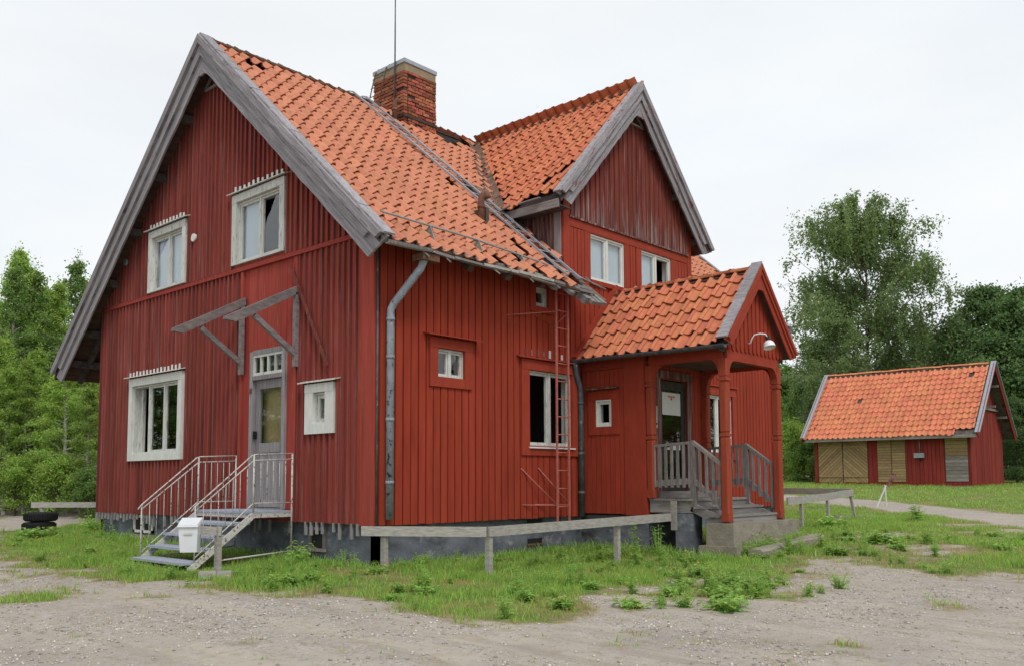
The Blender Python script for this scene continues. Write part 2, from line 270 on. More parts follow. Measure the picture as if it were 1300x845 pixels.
def part(name, mb, mt, parent=None):
    me = mb if isinstance(mb, bpy.types.Mesh) else mb.mesh(name, mt)
    o = bpy.data.objects.new(name, me); col.objects.link(o)
    if parent: attach(o, parent)
    return o
def thing(name, loc, label, cat, group=None):
    o = bpy.data.objects.new(name, None); col.objects.link(o); o.location = loc; o.empty_display_size = 0.3
    LOC[o.name] = tuple(loc); tag(o, label, cat, group); return o
def PG(Y0=0.0): return lambda u, n, z: (u, Y0-n, z)     # a wall facing -Y: u runs along X
def PS(X0=0.0): return lambda u, n, z: (X0+n, u, z)     # a wall facing +X: u runs along Y
def pbox(mb, P, u0, u1, n0, n1, z0, z1):
    a = P(u0, n0, z0); b = P(u1, n1, z1); return mb.box(a[0], b[0], a[1], b[1], a[2], b[2])
def proj(p):
    q = Vector(p)-CAM; w = q.dot(fw); return (CX+FPX*q.dot(rt)/w, CY-FPX*q.dot(up)/w, w)

# ------------------------------------------------------------------ value noise (for placing, not for shading)
def vnoise(x, y, seed=0):
    x = np.asarray(x, float); y = np.asarray(y, float)
    xi = np.floor(x).astype(np.int64); yi = np.floor(y).astype(np.int64); xf = x-xi; yf = y-yi
    def h(a, b):
        n = (a*374761393+b*668265263+seed*982451653) & 0x7fffffff; n = ((n ^ (n >> 13))*1274126177) & 0x7fffffff; return ((n ^ (n >> 16)) & 0xffff)/65535.0
    sx = xf*xf*(3-2*xf); sy = yf*yf*(3-2*yf)
    return (h(xi, yi)*(1-sx)+h(xi+1, yi)*sx)*(1-sy)+(h(xi, yi+1)*(1-sx)+h(xi+1, yi+1)*sx)*sy
def fbm(x, y, seed=0, o=4):
    v = 0; a = .5; t = 0
    for k in range(o): v = v+a*vnoise(x*2**k, y*2**k, seed+k); t += a; a *= .5
    return v/t

# ------------------------------------------------------------------ terrain
CP = np.array([(0,0,.05),(-9.2,0,.16),(-2,-1.7,-.02),(-3.6,-1.7,.05),(-.7,-2.05,-.02),(1.8,.43,0),(1.32,4,0),(2.1,4.75,.05),(3,6.9,.17),(3,5.5,.09),
    (1.78,11.2,.25),(1.47,13.4,.28),(-7.4,31.5,1.03),(-.9,31.5,.92),(-.9,36.5,1.0),(-11,-.5,.28),(-18,6,.35),(10.1,-8.2,-.35),(6,-4,-.25),(13,0,-.25),
    (3,-9,-.3),(5,3,-.08),(30,30,.9),(40,-10,0),(-40,40,1),(-40,-25,.3),(0,60,1.4),(10,-35,-.5),(60,60,1.2),(-25,0,.4),(8,15,.25)], float)
def _tps(A, B):
    d = np.hypot(A[:, None, 0]-B[None, :, 0], A[:, None, 1]-B[None, :, 1]); return d*d*np.log(d+1e-9)
_n = len(CP); _P = np.c_[np.ones(_n), CP[:, :2]]
_w = np.linalg.solve(np.block([[_tps(CP, CP)+np.eye(_n)*.5, _P], [_P.T, np.zeros((3, 3))]]), np.r_[CP[:, 2], 0, 0, 0])
def gzs(x, y):
    x = np.asarray(x, float).ravel(); y = np.asarray(y, float).ravel()
    r_ = np.hypot(x, y-10); k = np.minimum(1, 62/np.maximum(r_, 1)); q = np.c_[x*k, 10+(y-10)*k]
    return _tps(q, CP) @ _w[:_n]+_w[_n]+q @ _w[_n+1:]
def gz(x, y): return float(gzs([x], [y])[0])
def inpoly(x, y, poly):
    x = np.asarray(x); y = np.asarray(y); r_ = np.zeros(x.shape, bool); j = len(poly)-1
    for i in range(len(poly)):
        xi, yi = poly[i]; xj, yj = poly[j]
        c = ((yi > y) != (yj > y)) & (x < (xj-xi)*(y-yi)/(yj-yi+1e-12)+xi); r_ ^= c; j = i
    return r_
def pdist(x, y, line):
    d = np.full(np.shape(x), 1e9)
    for (ax, ay), (bx, by) in zip(line[:-1], line[1:]):
        vx, vy = bx-ax, by-ay; t = np.clip(((x-ax)*vx+(y-ay)*vy)/(vx*vx+vy*vy), 0, 1); d = np.minimum(d, np.hypot(x-ax-t*vx, y-ay-t*vy))
    return d
EDGE = [(-40,-14),(-20,-6),(-12.5,-2.4),(-10.8,-1.6),(-8.5,-2.2),(-5.4,-3.0),(-3.5,-3.0),(-1.6,-2.85),(.13,-2.55),(1.8,-2.35),(3.0,-2.1),(3.7,-1.7),(4.1,-1.1),(3.95,-.3),(3.6,.9),(3.6,1.8),(4.0,2.6),(4.5,3.1),(5.1,3.9),(5.8,4.7),(7.0,6.0),(9.5,9.0),(16,11),(40,14)]
GRASS = EDGE+[(40,200),(-200,200),(-200,-14)]
PATH = [(-60,30),(-20,25.5),(-7,22.6),(-4.2,21.3),(-1.0,19.9),(1.5,18.1),(4.6,15.0),(7.0,12.3),(9.0,9.0),(10,5)]
LEFTLANE = [(-60,8),(-22,2.5),(-15,1.0),(-12.2,.0),(-11.3,-.8),(-11.2,-2.5),(-10,-6)]
def grass_mask(x, y):
    """share of the ground covered by grass, 0 to 1"""
    x = np.asarray(x, float); y = np.asarray(y, float)
    ins = inpoly(x, y, GRASS); d = pdist(x, y, EDGE); sd_ = np.where(ins, d, -d)
    nz = fbm(x*1.3, y*1.3, 3)-.5+(fbm(x*5.1, y*5.1, 8, 3)-.5)*.55; nz2 = fbm(x*.55+7, y*.55, 11)-.5
    m = np.clip((sd_+nz*1.5+nz2*np.where(x < 0, .5, 1.0)+.30)/.60, 0, 1)
    # thin, patchy sward on the right-hand yard
    yard = np.clip((x-2.6)/1.2, 0, 1)*np.clip((y-1.2)/1.5, 0, 1)*np.clip((16-y)/3, 0, 1)
    m = m*(1-yard*np.clip(.62-(nz2*2.8+nz*1.6+.5), 0, 1)*1.1)
    # weeds spilling over the gravel right of the house
    sp = np.exp(-(((x-4.55)/.85)**2+((y-1.9)/1.15)**2)); m = np.maximum(m, np.clip(sp*1.6+nz*3.0+nz2*1.2-.55, 0, 1))
    m = np.maximum(m, np.clip((.7-np.abs(sd_+.6))/.6, 0, 1)*np.clip(nz*5-.8, 0, .45))
    m = m*np.clip((pdist(x, y, PATH)-.95+nz*.6)/.45, 0, 1)
    m = m*np.clip((pdist(x, y, LEFTLANE)-.8+nz*.6)/.45, 0, 1)
    return np.clip(m, 0, 1)
def rut(x, y): s_ = x*.735+y*.678; t = -x*.678+y*.735; return (fbm(s_*.22, t*2.1, 71, 3)-.5)*.07
def ground_mesh():
    def axis(a, b, lo, hi, step): 
        c = list(np.arange(lo, hi+1e-6, step)); g = step; v = lo
        while v > a: g *= 1.28; v -= g; c.insert(0, max(v, a))
        g = step; v = hi
        while v < b: g *= 1.28; v += g; c.append(min(v, b))
        return np.array(c)
    xs = axis(-420, 420, -14, 13, .16); ys = axis(-420, 420, -9, 24, .16)
    X, Y = np.meshgrid(xs, ys); x = X.ravel(); y = Y.ravel(); z = gzs(x, y)
    m = grass_mask(x, y); near = np.exp(-(np.maximum(0, np.hypot(x-3, y-4)-16)/8)**2)
    z = z+near*((fbm(x*.9, y*.9, 21)-.5)*.06+(fbm(x*3.1, y*3.1, 5, 2)-.5)*.022)
    z = z+rut(x, y)*near*(1-m)
    nx, ny = len(xs), len(ys); i = np.arange(nx*ny).reshape(ny, nx)
    f = np.stack([i[:-1, :-1], i[:-1, 1:], i[1:, 1:], i[1:, :-1]], -1).reshape(-1, 4)
    me = bpy.data.meshes.new('ground'); me.vertices.add(nx*ny); me.vertices.foreach_set('co', np.c_[x, y, z].ravel())
    me.loops.add(f.size); me.loops.foreach_set('vertex_index', f.ravel().astype(np.int32)); me.polygons.add(len(f))
    me.polygons.foreach_set('loop_start', np.arange(0, f.size, 4, dtype=np.int32)); me.polygons.foreach_set('use_smooth', np.ones(len(f), bool))
    me.update(calc_edges=True); a = me.attributes.new('grass', 'FLOAT', 'POINT'); a.data.foreach_set('value', m.astype(np.float32)); return me
def ground_mat():
    m = bpy.data.materials.new('ground'); m.use_nodes = True; t = m.node_tree; t.nodes.clear(); n = t.nodes.new; l = t.links.new
    out = n('ShaderNodeOutputMaterial'); b = n('ShaderNodeBsdfPrincipled'); b.inputs['Roughness'].default_value = .95; b.inputs['Specular IOR Level'].default_value = .15; l(b.outputs[0], out.inputs[0])
    g = n('ShaderNodeNewGeometry'); at = n('ShaderNodeAttribute'); at.attribute_name = 'grass'
    def noise(sc, det=5, ro=.6, ang=None):
        src = g.outputs['Position']
        if isinstance(sc, tuple):
            mpn = n('ShaderNodeMapping'); mpn.inputs['Scale'].default_value = sc; mpn.inputs['Rotation'].default_value = (0, 0, ang or 0); l(src, mpn.inputs['Vector']); src = mpn.outputs[0]; sc = 1.0
        x = n('ShaderNodeTexNoise'); x.inputs['Scale'].default_value = sc; x.inputs['Detail'].default_value = det; x.inputs['Roughness'].default_value = ro; l(src, x.inputs['Vector']); return x.outputs['Fac']
    def ramp(f, a, bb):
        x = n('ShaderNodeMapRange'); x.inputs['From Min'].default_value = a; x.inputs['From Max'].default_value = bb; l(f, x.inputs['Value']); return x.outputs[0]
    def mix(f, A, B):
        x = n('ShaderNodeMix'); x.data_type = 'RGBA'; l(f, x.inputs['Factor'])
        for s_, v in (('A', A), ('B', B)):
            if isinstance(v, tuple): x.inputs[s_].default_value = (*v, 1)
            else: l(v, x.inputs[s_])
        return x.outputs['Result']
    vor = n('ShaderNodeTexVoronoi'); vor.inputs['Scale'].default_value = 42; l(g.outputs['Position'], vor.inputs['Vector'])
    bw = n('ShaderNodeRGBToBW'); l(vor.outputs['Color'], bw.inputs[0])
    grav = mix(ramp(bw.outputs[0], .1, .9), (.25, .22, .195), (.50, .46, .42))
    fine = mix(ramp(noise(150, 2), .35, .65), (.30, .262, .228), (.45, .405, .36))
    grav = mix(ramp(noise(1.6, 4), .38, .62), grav, fine)                                  # packed sandy lanes and coarse drifts
    grav = mix(ramp(noise((.30, 2.6, 1), 5, .6, -.745), .46, .62), grav, (.42, .375, .315)); grav = mix(ramp(noise((.22, 3.4, 1), 5, .65, -.745), .54, .68), grav, (.33, .29, .245))  # wheel-worn streaks along the road
    grav = mix(ramp(noise(.5, 3), .52, .75), grav, (.30, .268, .24))
    soil = mix(ramp(noise(5, 5), .35, .65), (.20, .155, .095), (.34, .275, .17))
    gr = mix(ramp(noise(3.2, 6), .35, .68), (.10, .145, .035), (.20, .26, .065))
    dry = mix(ramp(noise(.8, 4), .5, .68), gr, (.25, .19, .08))
    e1 = n('ShaderNodeMath'); e1.operation = 'ADD'; l(at.outputs['Fac'], e1.inputs[0]); sub = n('ShaderNodeMath'); sub.operation = 'MULTIPLY_ADD'; sub.inputs[1].default_value = 1.5; sub.inputs[2].default_value = -.75
    l(noise(9, 6, .7), sub.inputs[0]); l(sub.outputs[0], e1.inputs[1])
    c = mix(ramp(e1.outputs[0], .0, .45), grav, soil); c = mix(ramp(e1.outputs[0], .35, .80), c, dry)
    l(c, b.inputs['Base Color'])
    bp = n('ShaderNodeBump'); bp.inputs['Strength'].default_value = .55; bp.inputs['Distance'].default_value = .02
    ad = n('ShaderNodeMath'); ad.operation = 'ADD'; l(vor.outputs['Distance'], ad.inputs[0]); l(noise(70, 3), ad.inputs[1]); l(ad.outputs[0], bp.inputs['Height']); l(bp.outputs[0], b.inputs['Normal'])
    M['ground'] = m; return m
gme = ground_mesh(); gme.materials.append(ground_mat())
ground = bpy.data.objects.new('ground', gme); col.objects.link(ground); tag(ground, kind='structure')
ground['label'] = 'gravel yard and rough grass around the house'

# ------------------------------------------------------------------ farmhouse
house = thing('farmhouse', (-4.6, 6.3, 0.0), 'large weathered red wooden house with orange tiled roof and grey bargeboards', 'house')
XL, LEN = -9.2, 12.6                  # gable end runs x = XL..0 at y = 0; long side runs y = 0..LEN at x = 0
RX, RZ, SL = -4.5, 9.18, 0.894        # main ridge, roof pitch
EVR, EVL = 0.62, -10.75
def zroof(x): return RZ-SL*abs(x-RX)
ZS = 0.62                             # bottom of the boarding

def cut_columns(u0, u1, zb, zt, holes):
    """rectangle u0..u1 x zb..zt less the holes -> list of (ua, ub, za, zb)"""
    us = sorted({u0, u1, *[h[0] for h in holes if u0 < h[0] < u1], *[h[1] for h in holes if u0 < h[1] < u1]}); res = []
    for a, b in zip(us[:-1], us[1:]):
        if b-a < .012: continue
        segs = [(zb, zt)]
        for h in holes:
            if h[0] < (a+b)/2 < h[1]:
                ns = []
                for s0, s1 in segs:
                    if h[3] <= s0 or h[2] >= s1: ns.append((s0, s1)); continue
                    if h[2] > s0: ns.append((s0, h[2]))
                    if h[3] < s1: ns.append((h[3], s1))
                segs = ns
        res += [(a, b, s0, s1) for s0, s1 in segs if s1-s0 > .02]
    return res
def wall_shell(name, P, u0, u1, zb, ztop, holes, brk=(), t=0.03, mt='red_side', parent=None, back=0.0):
    """thin backing wall with real openings; ztop(u) may slope"""
    mb = MB(); us = sorted({u0, u1, *[b for b in brk if u0 < b < u1]})
    for a, b in zip(us[:-1], us[1:]):
        for ua, ub, za, zb_ in cut_columns(a, b, zb, 99, holes):
            ta = ztop(ua) if zb_ > 90 else zb_; tb = ztop(ub) if zb_ > 90 else zb_
            if ta <= za and tb <= za: continue
            ta = max(ta, za+.001); tb = max(tb, za+.001)
            n0, n1 = back-t, back
            mb.hexa([P(ua, n0, za), P(ub, n0, za), P(ub, n1, za), P(ua, n1, za), P(ua, n0, ta), P(ub, n0, tb), P(ub, n1, tb), P(ua, n1, ta)])
    return part(name, mb, mt, parent or house)
def boards(parent, P, u0, u1, zb, ztop, holes, pitch, n0, th, mt, name='board', width=None, jit=0.0, zjit=0.0, phase=0.5, skip=(), gap=.004, zbf=None):
    """vertical boards or battens, each its own object; clipped round the openings"""
    k = int(round((u1-u0)/pitch)); pitch = (u1-u0)/k; w = width or pitch-gap
    for i in range(k if width is None else k+0):
        c = u0+pitch*(i+phase)+random.uniform(-jit, jit); a, b = max(u0, c-w/2), min(u1, c+w/2)
        if any(s0 < c < s1 for s0, s1 in skip): continue
        z0 = (zbf(c) if zbf else zb)-random.uniform(0, zjit)
        for ua, ub, za, zb_ in cut_columns(a, b, z0, 99, holes):
            if ub-ua < .015: continue
            ta = ztop(ua) if zb_ > 90 else zb_; tb = ztop(ub) if zb_ > 90 else zb_
            if min(ta, tb)-za < .03: continue
            d = th+random.uniform(-.002, .003); mb = MB(); e = .004 if width else 0
            mb.hexa([P(ua, n0, za), P(ub, n0, za), P(ub-e, n0+d, za), P(ua+e, n0+d, za), P(ua, n0, ta), P(ub, n0, tb), P(ub-e, n0+d, tb), P(ua+e, n0+d, ta)])
            part(name, mb, mt, parent)

# windows: opening rectangles (u0, u1, z0, z1)
W_LL = (-7.58, -5.70, 1.80, 3.14); W_UL = (-6.93, -5.68, 4.97, 6.03); W_UR = (-3.78, -2.43, 5.0, 6.08)
W_SM = (-1.45, -1.12, 2.12, 2.60); DOOR = (-3.26, -2.25, 0.82, 3.41); W_BS = (-7.55, -6.75, .28, .58)
S_SM = (1.12, 1.72, 2.83, 3.27); S_BIG = (3.24, 4.42, 1.83, 3.12); S_TOP = (3.42, 3.78, 4.24, 4.58); S_FAR = (9.05, 10.25, 1.84, 3.10)
S_DOOR = (5.0, 6.4, .95, 3.0)
D_1 = (5.03, 6.14, 4.97, 5.84); D_2 = (6.71, 7.82, 4.97, 5.84)
gP, sP = PG(), PS()
gw = wall_shell('gable_wall', gP, XL, 0, ZS, lambda u: zroof(u)-.12, [W_LL, W_UL, W_UR, W_SM, DOOR], (RX,), mt='red_gable')
BELT = 4.90
ztg = lambda u: zroof(u)-.13
holes_low = [W_LL, W_SM, DOOR]
boards(gw, gP, XL, 0, ZS, lambda u: min(BELT-.06, ztg(u)), holes_low, .142, .0, .020, 'red_gable')
boards(gw, gP, XL+.03, -.30, ZS, lambda u: min(BELT-.06, ztg(u)), [(h[0]-.14, h[1]+.14, h[2]-.15, h[3]+.16) for h in holes_low], .142, .020, .040, 'red_batten', 'batten', .044, .010, .0, 0.0, skip=((-3.62, -1.93), (-.32, 0)))
for i in range(64):                    # bare lower ends of the battens hang below the boards
    c = XL+.03+i*.142
    if c > -.34 or -6.6 < c < -1.9 and random.random() < .6 or random.random() < .12: continue
    mb = MB(); pbox(mb, gP, c-.026, c+.026, .018, .045, ZS-random.uniform(.10, .24), ZS+.01); part('batten_end', mb, 'grey_wood_z', gw)
boards(gw, gP, XL, 0, BELT+.02, ztg, [W_UL, W_UR], .142, .012, .020, 'red_gable')
boards(gw, gP, XL+.03, 0, BELT+.02, ztg, [(h[0]-.12, h[1]+.12, h[2]-.1, h[3]+.15) for h in (W_UL, W_UR)], .142, .032, .040, 'red_batten', 'batten', .044, .010, .0, 0.0)
mb = MB(); pbox(mb, gP, XL, 0, 0, .075, BELT-.06, BELT-.025); pbox(mb, gP, XL, 0, .0, .06, BELT-.025, BELT+.018); part('belt_trim', mb, 'red_gable', gw)
mb = MB(); pbox(mb, gP, -.30, -.012, .020, .058, ZS-.01, ztg(-.02)-.2); part('corner_board', mb, 'red_gable', gw)
for a in (-3.62, -2.02): mb = MB(); pbox(mb, gP, a, a+.08, .020, .056, ZS, BELT-.07); part('edge_board', mb, 'red_gable', gw)
mb = MB(); mb.tube([(.02, -.005, ZS), (.02, -.005, 4.62)], .016); part('cable', mb, 'zinc_dark', gw)

sw = wall_shell('side_wall', sP, 0, LEN, ZS, lambda u: 4.93, [S_SM, S_BIG, S_TOP, S_FAR, (5.0, 6.4, .98, 3.0)], mt='red_side')
vest = (4.70, 6.76, 0, 3.42)          # the vestibule covers this stretch of the wall
boards(sw, sP, .15, 4.70, ZS, lambda u: 4.9, [S_SM, S_BIG, S_TOP], .150, .0, .052, 'red_side', gap=.023, zjit=.015, jit=.004)
boards(sw, sP, 6.76, LEN-.15, ZS, lambda u: 4.9, [S_FAR], .150, .0, .052, 'red_side', gap=.024, zjit=.015, jit=.004)
boards(sw, sP, 4.70, 6.76, 3.3, lambda u: 4.9, [], .150, .0, .052, 'red_side', gap=.022)
for a in (.03, LEN-.14): mb = MB(); pbox(mb, sP, a, a+.115, .0, .05, ZS, 4.85); part('corner_board', mb, 'red_side', sw)
# the two walls never seen from the yard, and the ceilings that keep the rooms dark
mb = MB(); mb.box(XL-.02, XL+.02, 0.0, LEN, ZS, 5.0); part('rear_wall', mb, 'red_side', house)
mb = MB(); mb.prism([(XL, ZS), (0, ZS), (0, 5.0), (RX, 9.0), (XL, 4.85)], PG(LEN), 0, .04); part('far_gable_wall', mb, 'red_side', house)
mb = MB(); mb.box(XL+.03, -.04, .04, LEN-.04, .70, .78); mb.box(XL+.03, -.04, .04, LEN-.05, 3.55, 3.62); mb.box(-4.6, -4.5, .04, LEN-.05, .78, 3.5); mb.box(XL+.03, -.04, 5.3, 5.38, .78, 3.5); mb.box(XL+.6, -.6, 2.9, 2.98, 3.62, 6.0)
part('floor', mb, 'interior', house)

# foundation: rendered concrete, a little set back, with a darker toe
mb = MB()
F = .05
def fwall(x0, y0, x1, y1):
    k = max(2, int(math.hypot(x1-x0, y1-y0)/.8))
    for i in range(k):
        a, b = i/k, (i+1)/k; pa = (x0+(x1-x0)*a, y0+(y1-y0)*a); pb = (x0+(x1-x0)*b, y0+(y1-y0)*b)
        dx, dy = (y0-y1), (x1-x0); q = .12/math.hypot(dx, dy); dx *= q; dy *= q
        mb.hexa([(pa[0], pa[1], -.6), (pb[0], pb[1], -.6), (pb[0]+dx, pb[1]+dy, -.6), (pa[0]+dx, pa[1]+dy, -.6), (pa[0], pa[1], ZS+.05), (pb[0], pb[1], ZS+.05), (pb[0]+dx, pb[1]+dy, ZS+.05), (pa[0]+dx, pa[1]+dy, ZS+.05)])
fwall(XL+F, F, -F, F); fwall(-F, F, -F, LEN-F); fwall(-F, LEN-F, XL+F, LEN-F); fwall(XL+F, LEN-F, XL+F, F)
fnd = part('foundation', mb, 'concrete', house)
mb = MB(); mb.box(-.9, 1.35, 4.80, 4.92, -.5, .63); mb.box(1.27, 1.35, 4.9, 6.6, -.5, .62); part('porch_foundation', mb, 'concrete', house)
for (y, z) in ((3.32, .54), (3.32, .22)):
    mb = MB(); mb.box(-.052, -.03, y, y+.36, z-.04, z+.045); v = part('vent_opening', mb, 'black', fnd); 
    mb = MB(); mb.box(-.05, -.02, y-.02, y+.38, z-.065, z-.04); part('vent_sill', mb, 'rust', fnd)
mb = MB(); pbox(mb, gP, W_BS[0], W_BS[1], -.055, -.03, .26, .60); bw = part('basement_window', mb, 'black', house); bw['label'] = 'small basement window with white frame behind the steel stair'
mb = MB()
for a, b, c, d in ((-7.55, -6.75, .26, .31), (-7.55, -6.75, .55, .60), (-7.55, -7.49, .26, .6), (-6.81, -6.75, .26, .6), (-7.17, -7.12, .26, .6)): pbox(mb, gP, a, b, -.04, -.005, c, d)
part('window_frame', mb, 'white_worn', bw)
mb = MB()
for a, b, c, d in ((-1.62, -1.22, .18, .23), (-1.62, -1.22, .50, .55), (-1.62, -1.57, .23, .5), (-1.27, -1.22, .23, .5)): pbox(mb, gP, a, b, -.045, -.005, c, d)
b2 = part('basement_window', mb, 'rail_wood', house); b2['label'] = 'small basement window right of the steel stair'
mb = MB(); pbox(mb, gP, -1.57, -1.27, -.048, -.03, .23, .5); part('pane', mb, 'black', b2)
mb = MB(); pbox(mb, gP, -7.65, -6.65, -.06, .05, .16, .22); part('window_sill', mb, 'concrete_light', bw)

# ---- windows
def window(P, op, cw, ct, cb, cmt, fmt, bays=2, cap=None, panes=(), open_bay=None, label=None, cn=.085, transom=None, parent=None, sillout=.0, fb=.036):
    u0, u1, z0, z1 = op; mb = MB()
    pbox(mb, P, u0-cw, u0+.01, .02, cn, z0-cb, z1+.005); pbox(mb, P, u1-.01, u1+cw, .02, cn, z0-cb, z1+.005)
    pbox(mb, P, u0-cw, u1+cw, .02, cn+.004, z1+.006, z1+ct); pbox(mb, P, u0+.012, u1-.012, .02, cn-.004, z0-cb, z0+.004)
    w = part('window', mb, cmt, parent or house)
    if label: w['label'] = label
    mb = MB()                                                         # jambs reaching into the wall
    pbox(mb, P, u0, u0+.03, -.16, .03, z0, z1); pbox(mb, P, u1-.03, u1, -.16, .03, z0, z1); pbox(mb, P, u0+.031, u1-.031, -.16, .03, z1-.03, z1); pbox(mb, P, u0+.031, u1-.031, -.16, .03+sillout, z0, z0+.03)
    bw_ = (u1-u0-.06)/bays
    for i in range(1, bays): c = u0+.03+bw_*i; pbox(mb, P, c-.026, c+.026, -.06, .025, z0+.031, z1-.031)
    part('window_frame', mb, fmt, w)
    for i in range(bays):
        a = u0+.03+bw_*i+(.027 if i else .002); b = u0+.03+bw_*(i+1)-(.027 if i < bays-1 else .002)
        if open_bay == i: continue
        mb = MB(); pbox(mb, P, a, a+fb, -.04, .005, z0+.032, z1-.032); pbox(mb, P, b-fb, b, -.04, .005, z0+.032, z1-.032)
        pbox(mb, P, a+fb, b-fb, -.04, .004, z0+.032, z0+.032+fb); pbox(mb, P, a+fb, b-fb, -.04, .004, z1-.032-fb, z1-.032)
        if transom: pbox(mb, P, a+fb, b-fb, -.04, .003, transom-.015, transom+.015)
        s_ = part('sash', mb, fmt, w)
        pm = panes[i] if i < len(panes) else 'glass'
        if pm:
            mb = MB()
            if pm == 'broken':
                q = [(a+fb, z0+.08), (b-fb, z0+.08), (b-fb, z1-.08), (a+fb+(b-a)*.55, z1-.08), (a+fb+(b-a)*.30, z1-.32), (a+fb+(b-a)*.16, z1-.40), (a+fb, z1-.62)]
                mb.prism(q, P, -.022, -.018)
            else: pbox(mb, P, a+fb-.005, b-fb+.005, -.022, -.018, z0+.032+fb-.005, z1-.032-fb+.005)
            part('pane', mb, 'glass_tree_tint' if pm == 'green' else 'glass', w)
    if cap:
        mb = MB(); kind, ov, dep = cap; zt = z1+ct
        p = [P(u0-cw-ov, .02, zt+.05), P(u1+cw+ov, .02, zt+.05), P(u1+cw+ov, dep, zt+.012), P(u0-cw-ov, dep, zt+.012)]
        q = [(x, y, z+.016) for x, y, z in p]; mb.hexa([p[0], p[1], p[2], p[3], q[0], q[1], q[2], q[3]])
        c = part('drip_cap', mb, kind, w)
    return w
def dentils(w, P, u0, u1, z, n, mt='white_paint'):   # cut flashing teeth turned up between the battens
    for i in range(n):
        c = u0+(u1-u0)*(i+.5)/n; mb = MB(); h = .135+random.uniform(-.015, .012)
        pbox(mb, P, c-.040, c+.014, .082, .094, z+.03, z+h); part('flashing_tooth', mb, mt, w)
w = window(gP, W_LL, .14, .16, .14, 'white_paint', 'white_worn', 3, ('white_paint', .06, .17), ('green', 'green', 'green'), open_bay=0, label='large white framed ground floor window with its left sash open'); dentils(w, gP, -7.72, -5.56, 3.30, 15)
mb = MB(); mb.box(-7.548, -7.47, .10, .16, 1.84, 3.10); part('open_sash', mb, 'white_worn', w)
w = window(gP, W_UL, .12, .14, .02, 'white_worn', 'white_worn', 2, ('white_worn', .09, .15), ('broken', 'glass'), label='left upper gable window with broken panes'); dentils(w, gP, -7.0, -5.55, 6.17, 11)
w = window(gP, W_UR, .13, .14, .02, 'white_worn', 'white_worn', 2, ('white_worn', .09, .15), ('glass', 'broken'), label='right upper gable window with broken panes'); dentils(w, gP, -3.85, -2.28, 6.22, 11)
w = window(gP, W_SM, .20, .14, .15, 'white_paint', 'white_worn', 1, ('white_worn', .10, .16), ('glass',), label='tiny white cased window right of the gable door', fb=.055)
for (a, b, z0, z1) in ((-6.9, -5.7, 5.0, 6.0), (-3.75, -3.1, 5.02, 6.05)):
    mb = MB(); pbox(mb, gP, a, b, -.075, -.07, z0, z1); part('sky_tone_panel', mb, 'pale_panel', house)  # pale panels added behind the glass, standing in for sky reflections
w = window(sP, S_SM, .155, .16, .15, 'red_trim', 'white_worn', 2, ('red_trim', .12, .20), ('glass', 'glass'), label='small two pane window in a red casing near the corner', fb=.03)
w = window(sP, S_BIG, .19, .18, .16, 'red_trim', 'white_worn', 2, ('red_trim', .10, .14), (None, None), label='large glassless window behind the red ladder')
mb = MB(); pbox(mb, sP, 3.22, 4.46, .03, .11, 1.79, 1.815); part('window_sill', mb, 'white_paint', w)
for i in range(9):
    c = 3.16+i*.165; mb = MB(); pbox(mb, sP, c-.02, c+.035, .047, .055, 3.37, 3.47+random.uniform(-.02, .04)); part('flashing_tooth', mb, 'paper' if i in (4, 6, 8) else 'red_worn', w)
w = window(sP, S_TOP, .13, .06, .10, 'red_side', 'white_worn', 1, None, ('glass',), label='little window under the eaves beside the ladder', fb=.05)
mb = MB(); mb.prism([(3.28, 4.1), (4.1, 4.1), (3.88, 3.96), (3.42, 4.06)], sP, .048, .062); part('apron_board', mb, 'red_side', w)
w = window(sP, S_FAR, .15, .18, .16, 'red_trim', 'white_paint', 2, ('red_trim', .08, .12), ('glass', 'glass'), label='white framed window seen through the porch')

# ---- gable door with transom light
mb = MB(); u0, u1, z0, z1 = DOOR
pbox(mb, gP, u0-.02, u0+.07, -.14, .06, z0, z1); pbox(mb, gP, u1-.07, u1+.02, -.14, .06, z0, z1); pbox(mb, gP, u0+.071, u1-.071, -.14, .06, z1-.06, z1+.02); pbox(mb, gP, u0+.071, u1-.071, -.14, .065, 2.93, 3.0); pbox(mb, gP, u0-.02, u1+.02, -.14, .08, z0-.05, z0)
gd = part('gable_door', mb, 'grey_wood_z', house); gd['label'] = 'weathered grey door with glazed upper half and four pane transom'
mb = MB(); pbox(mb, gP, u0+.075, u0+.20, -.06, -.01, z0+.01, 2.925); pbox(mb, gP, u1-.20, u1-.075, -.06, -.01, z0+.01, 2.925); pbox(mb, gP, u0+.2, u1-.2, -.06, -.012, 2.78, 2.925); pbox(mb, gP, u0+.2, u1-.2, -.06, -.005, 1.72, 1.88); pbox(mb, gP, u0+.2, u1-.2, -.06, -.012, z0+.01, z0+.13)
part('door_leaf', mb, 'grey_wood_z', gd)
for i in range(5): mb = MB(); pbox(mb, gP, u0+.2+i*.122, u0+.2+i*.122+.117, -.05, -.025, z0+.13, 1.72); part('door_plank', mb, 'grey_wood_z', gd)
mb = MB(); pbox(mb, gP, u0+.2, u1-.2, -.04, -.035, 1.88, 2.78); part('pane', mb, 'glass', gd)
mb = MB(); pbox(mb, gP, u0+.1, u1-.1, -.16, -.15, 1.6, 2.92); part('inner_panel', mb, 'tan_board', gd)
mb = MB(); pbox(mb, gP, u0+.07, u1-.07, .0, .05, 3.0, 3.05); pbox(mb, gP, u0+.07, u1-.07, .0, .05, 3.31, 3.35)
for i in range(5): c = u0+.085+i*(u1-u0-.17)/4; pbox(mb, gP, c-.018, c+.018, .002, .048, 3.05, 3.31)
part('transom_frame', mb, 'white_worn', gd)
mb = MB(); pbox(mb, gP, u0+.09, u1-.09, .018, .022, 3.05, 3.31); part('transom_pane', mb, 'glass', gd)
